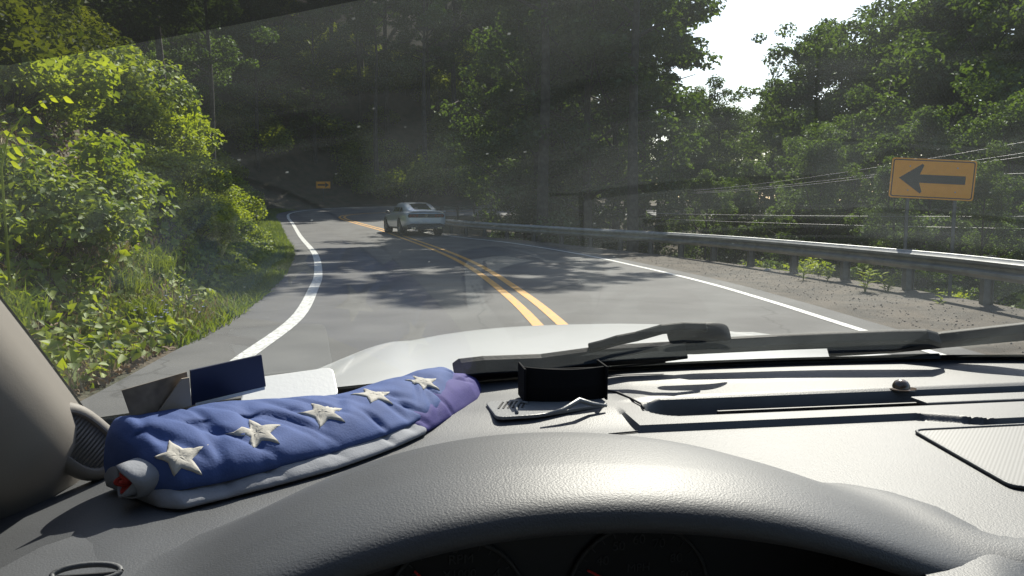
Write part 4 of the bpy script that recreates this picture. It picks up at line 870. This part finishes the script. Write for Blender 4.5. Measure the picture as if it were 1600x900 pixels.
for u, v, r_, ro in ((278, 716, .0295, 1.35), (403, 678, .0295, 1.25), (505, 645, .029, 1.35), (584, 618, .028, 1.3), (662, 597, .026, 1.3), (546, 586, .024, 1.5)): star(u, v, r_, ro)
def dthing(name, label, cat, grp=None):
    o = empty(name, (0, 0, 0), YAW); return tag(o, label, cat, grp)
# phone mount
pm = dthing('phone_holder', 'black phone holder on a grey perforated pad in the middle of the dash', 'phone holder')
padc = -.2675; pad = rounded([tuple(onc(u, v, padc)[:2]) for u, v in ((758, 632), (776, 656), (838, 652), (952, 634), (930, 622), (840, 624))], .012)
M['pad'] = mat('grey_rubber_pad', (.17,.175,.18), .4, bump=.2, bscale=300)
pd = MB().prism(pad, CAMH+padc-.001, CAMH+padc+.0035).build('pad', M['pad'], pm, bevel=.001)
h0 = onc(788, 632, padc+.004)
for i in range(6):
    for j in range(6):
        p = h0+Vector((.0062*i-.002*j, -.006*j+.012, 0)); MB().prism([(p.x+.0016*math.cos(t), p.y+.0016*math.sin(t)) for t in np.linspace(0, 6.283, 9)[:-1]], p.z, p.z+.0007).build('perforation', M['darkp'], pd)
fa, fb_ = onb(819, 636, 1.045), onb(943, 632, 1.045); M['black_cloth'] = mat('black_holder_fabric', (.006,.006,.007), .9, spec=.15)
zt0, zt1 = onb(818, 573, 1.045).z, onb(943, 572, 1.045).z; z0 = CAMH+padc+.003
rg = []
for s in np.linspace(0, 1, 15):
    a = fa.x+(fb_.x-fa.x)*s; bl = .010*math.sin(math.pi*s); zt = zt0+(zt1-zt0)*s-.002*math.sin(math.pi*s)
    rg.append([Vector((a, 1.043-bl, z0)), Vector((a, 1.040-bl, z0+.02)), Vector((a, 1.043-bl, zt)), Vector((a, 1.047-bl, zt)), Vector((a, 1.047-bl, z0))])
MB().loft(rg).build('front_wall', M['black_cloth'], pm, bevel=.001)
for a in (fa.x-.002, fb_.x): MB().box((a, 1.034, z0), (a+.003, 1.085, zt0-.001)).build('side_wall', M['black_cloth'], pm, bevel=.001)
MB().box((fa.x, 1.082, z0), (fb_.x, 1.086, zt0-.012)).build('back_wall', M['black_cloth'], pm, bevel=.001)
MB().tube([onc(u, v, padc+.005) for u, v in ((808, 645), (806, 634), (812, 628), (824, 630))], .0022, 6).build('clip', M['pad'], pm, smooth=True)
MB().tube([onc(850, 649, padc+.005), onc(880, 640, padc+.009), onc(905, 625, padc+.017), onc(925, 631, padc+.009), onc(948, 634, padc+.005)], [.002, .003, .0035, .003, .002], 6).build('flap', M['pad'], pm, smooth=True)
cb = MB().tube([onc(945, 609, -.2655), onc(965, 613, -.2655), onc(985, 622, -.2655), onc(1002, 631, -.2655), onc(1006, 638, -.2655)], .0016, 6).build('thin_cable', M['darkp'], None, smooth=True); cb.rotation_euler = (0, 0, YAW); tag(cb, 'thin black cable running right from the phone holder', 'cable')
# white plastic case, leaflet, brown paper behind the flag
def slab(name, corners, th, m, parent, r=0):
    """corners: four (u, v, b) seen in the photo, b the distance ahead"""
    q = [onb(*c) for c in corners]; n_ = (q[1]-q[0]).cross(q[3]-q[0]).normalized()
    if n_.dot(EYE-q[0]) > 0: n_ = -n_
    ex = (q[1]-q[0]); ey = (q[3]-q[0]); P2 = [(0, 0), (1, 0), ((q[2]-q[0]).dot(ex)/ex.length_squared, (q[2]-q[0]).dot(ey)/ey.length_squared), (0, 1)]
    ux = ex.normalized(); uy = (ey-ux*ey.dot(ux)).normalized(); pts = [((p-q[0]).dot(ux), (p-q[0]).dot(uy)) for p in q]
    if r: pts = rounded(pts, r)
    o0 = q[0]; return MB().prism(pts, 0, th, lambda x, y, z: o0+ux*x+uy*y+n_*z).build(name, m, parent, bevel=min(.002, th*.3))
bx = dthing('white_case', 'white rounded plastic case lying behind the starred flag', 'case')
M['wplastic'] = mat('white_plastic', (.62,.62,.60), .4, bump=.1, bscale=200)
slab('case_body', [(372, 640, .935), (530, 618, .975), (520, 576, 1.03), (384, 591, .99)], .014, M['wplastic'], bx, .012)
M['navy'] = mat('navy_leaflet_print', (.012,.017,.045), .4, col2=(.02,.027,.065), scale=9); M['paper'] = mat('brown_printed_paper', (.22,.175,.13), .8, col2=(.12,.095,.07), scale=55, detail=2)
lf = dthing('leaflet', 'dark navy leaflet leaning against the glass behind the flag', 'leaflet')
slab('cover', [(300, 634, .90), (416, 604, .95), (411, 556, .93), (297, 579, .885)], .002, M['navy'], lf)
slab('white_edge', [(306, 636, .899), (414, 609, .949), (414, 604, .949), (306, 630, .899)], .001, M['wplastic'], lf)
pp = dthing('printed_paper', 'crumpled brown printed paper leaning beside the navy leaflet', 'paper')
slab('sheet', [(206, 656, .83), (300, 632, .87), (294, 582, .86), (190, 610, .82)], .001, M['paper'], pp)
slab('folded_corner', [(246, 646, .845), (300, 634, .868), (296, 590, .855), (284, 592, .85)], .0015, mat('paper_back', (.3,.25,.19), .8), pp)
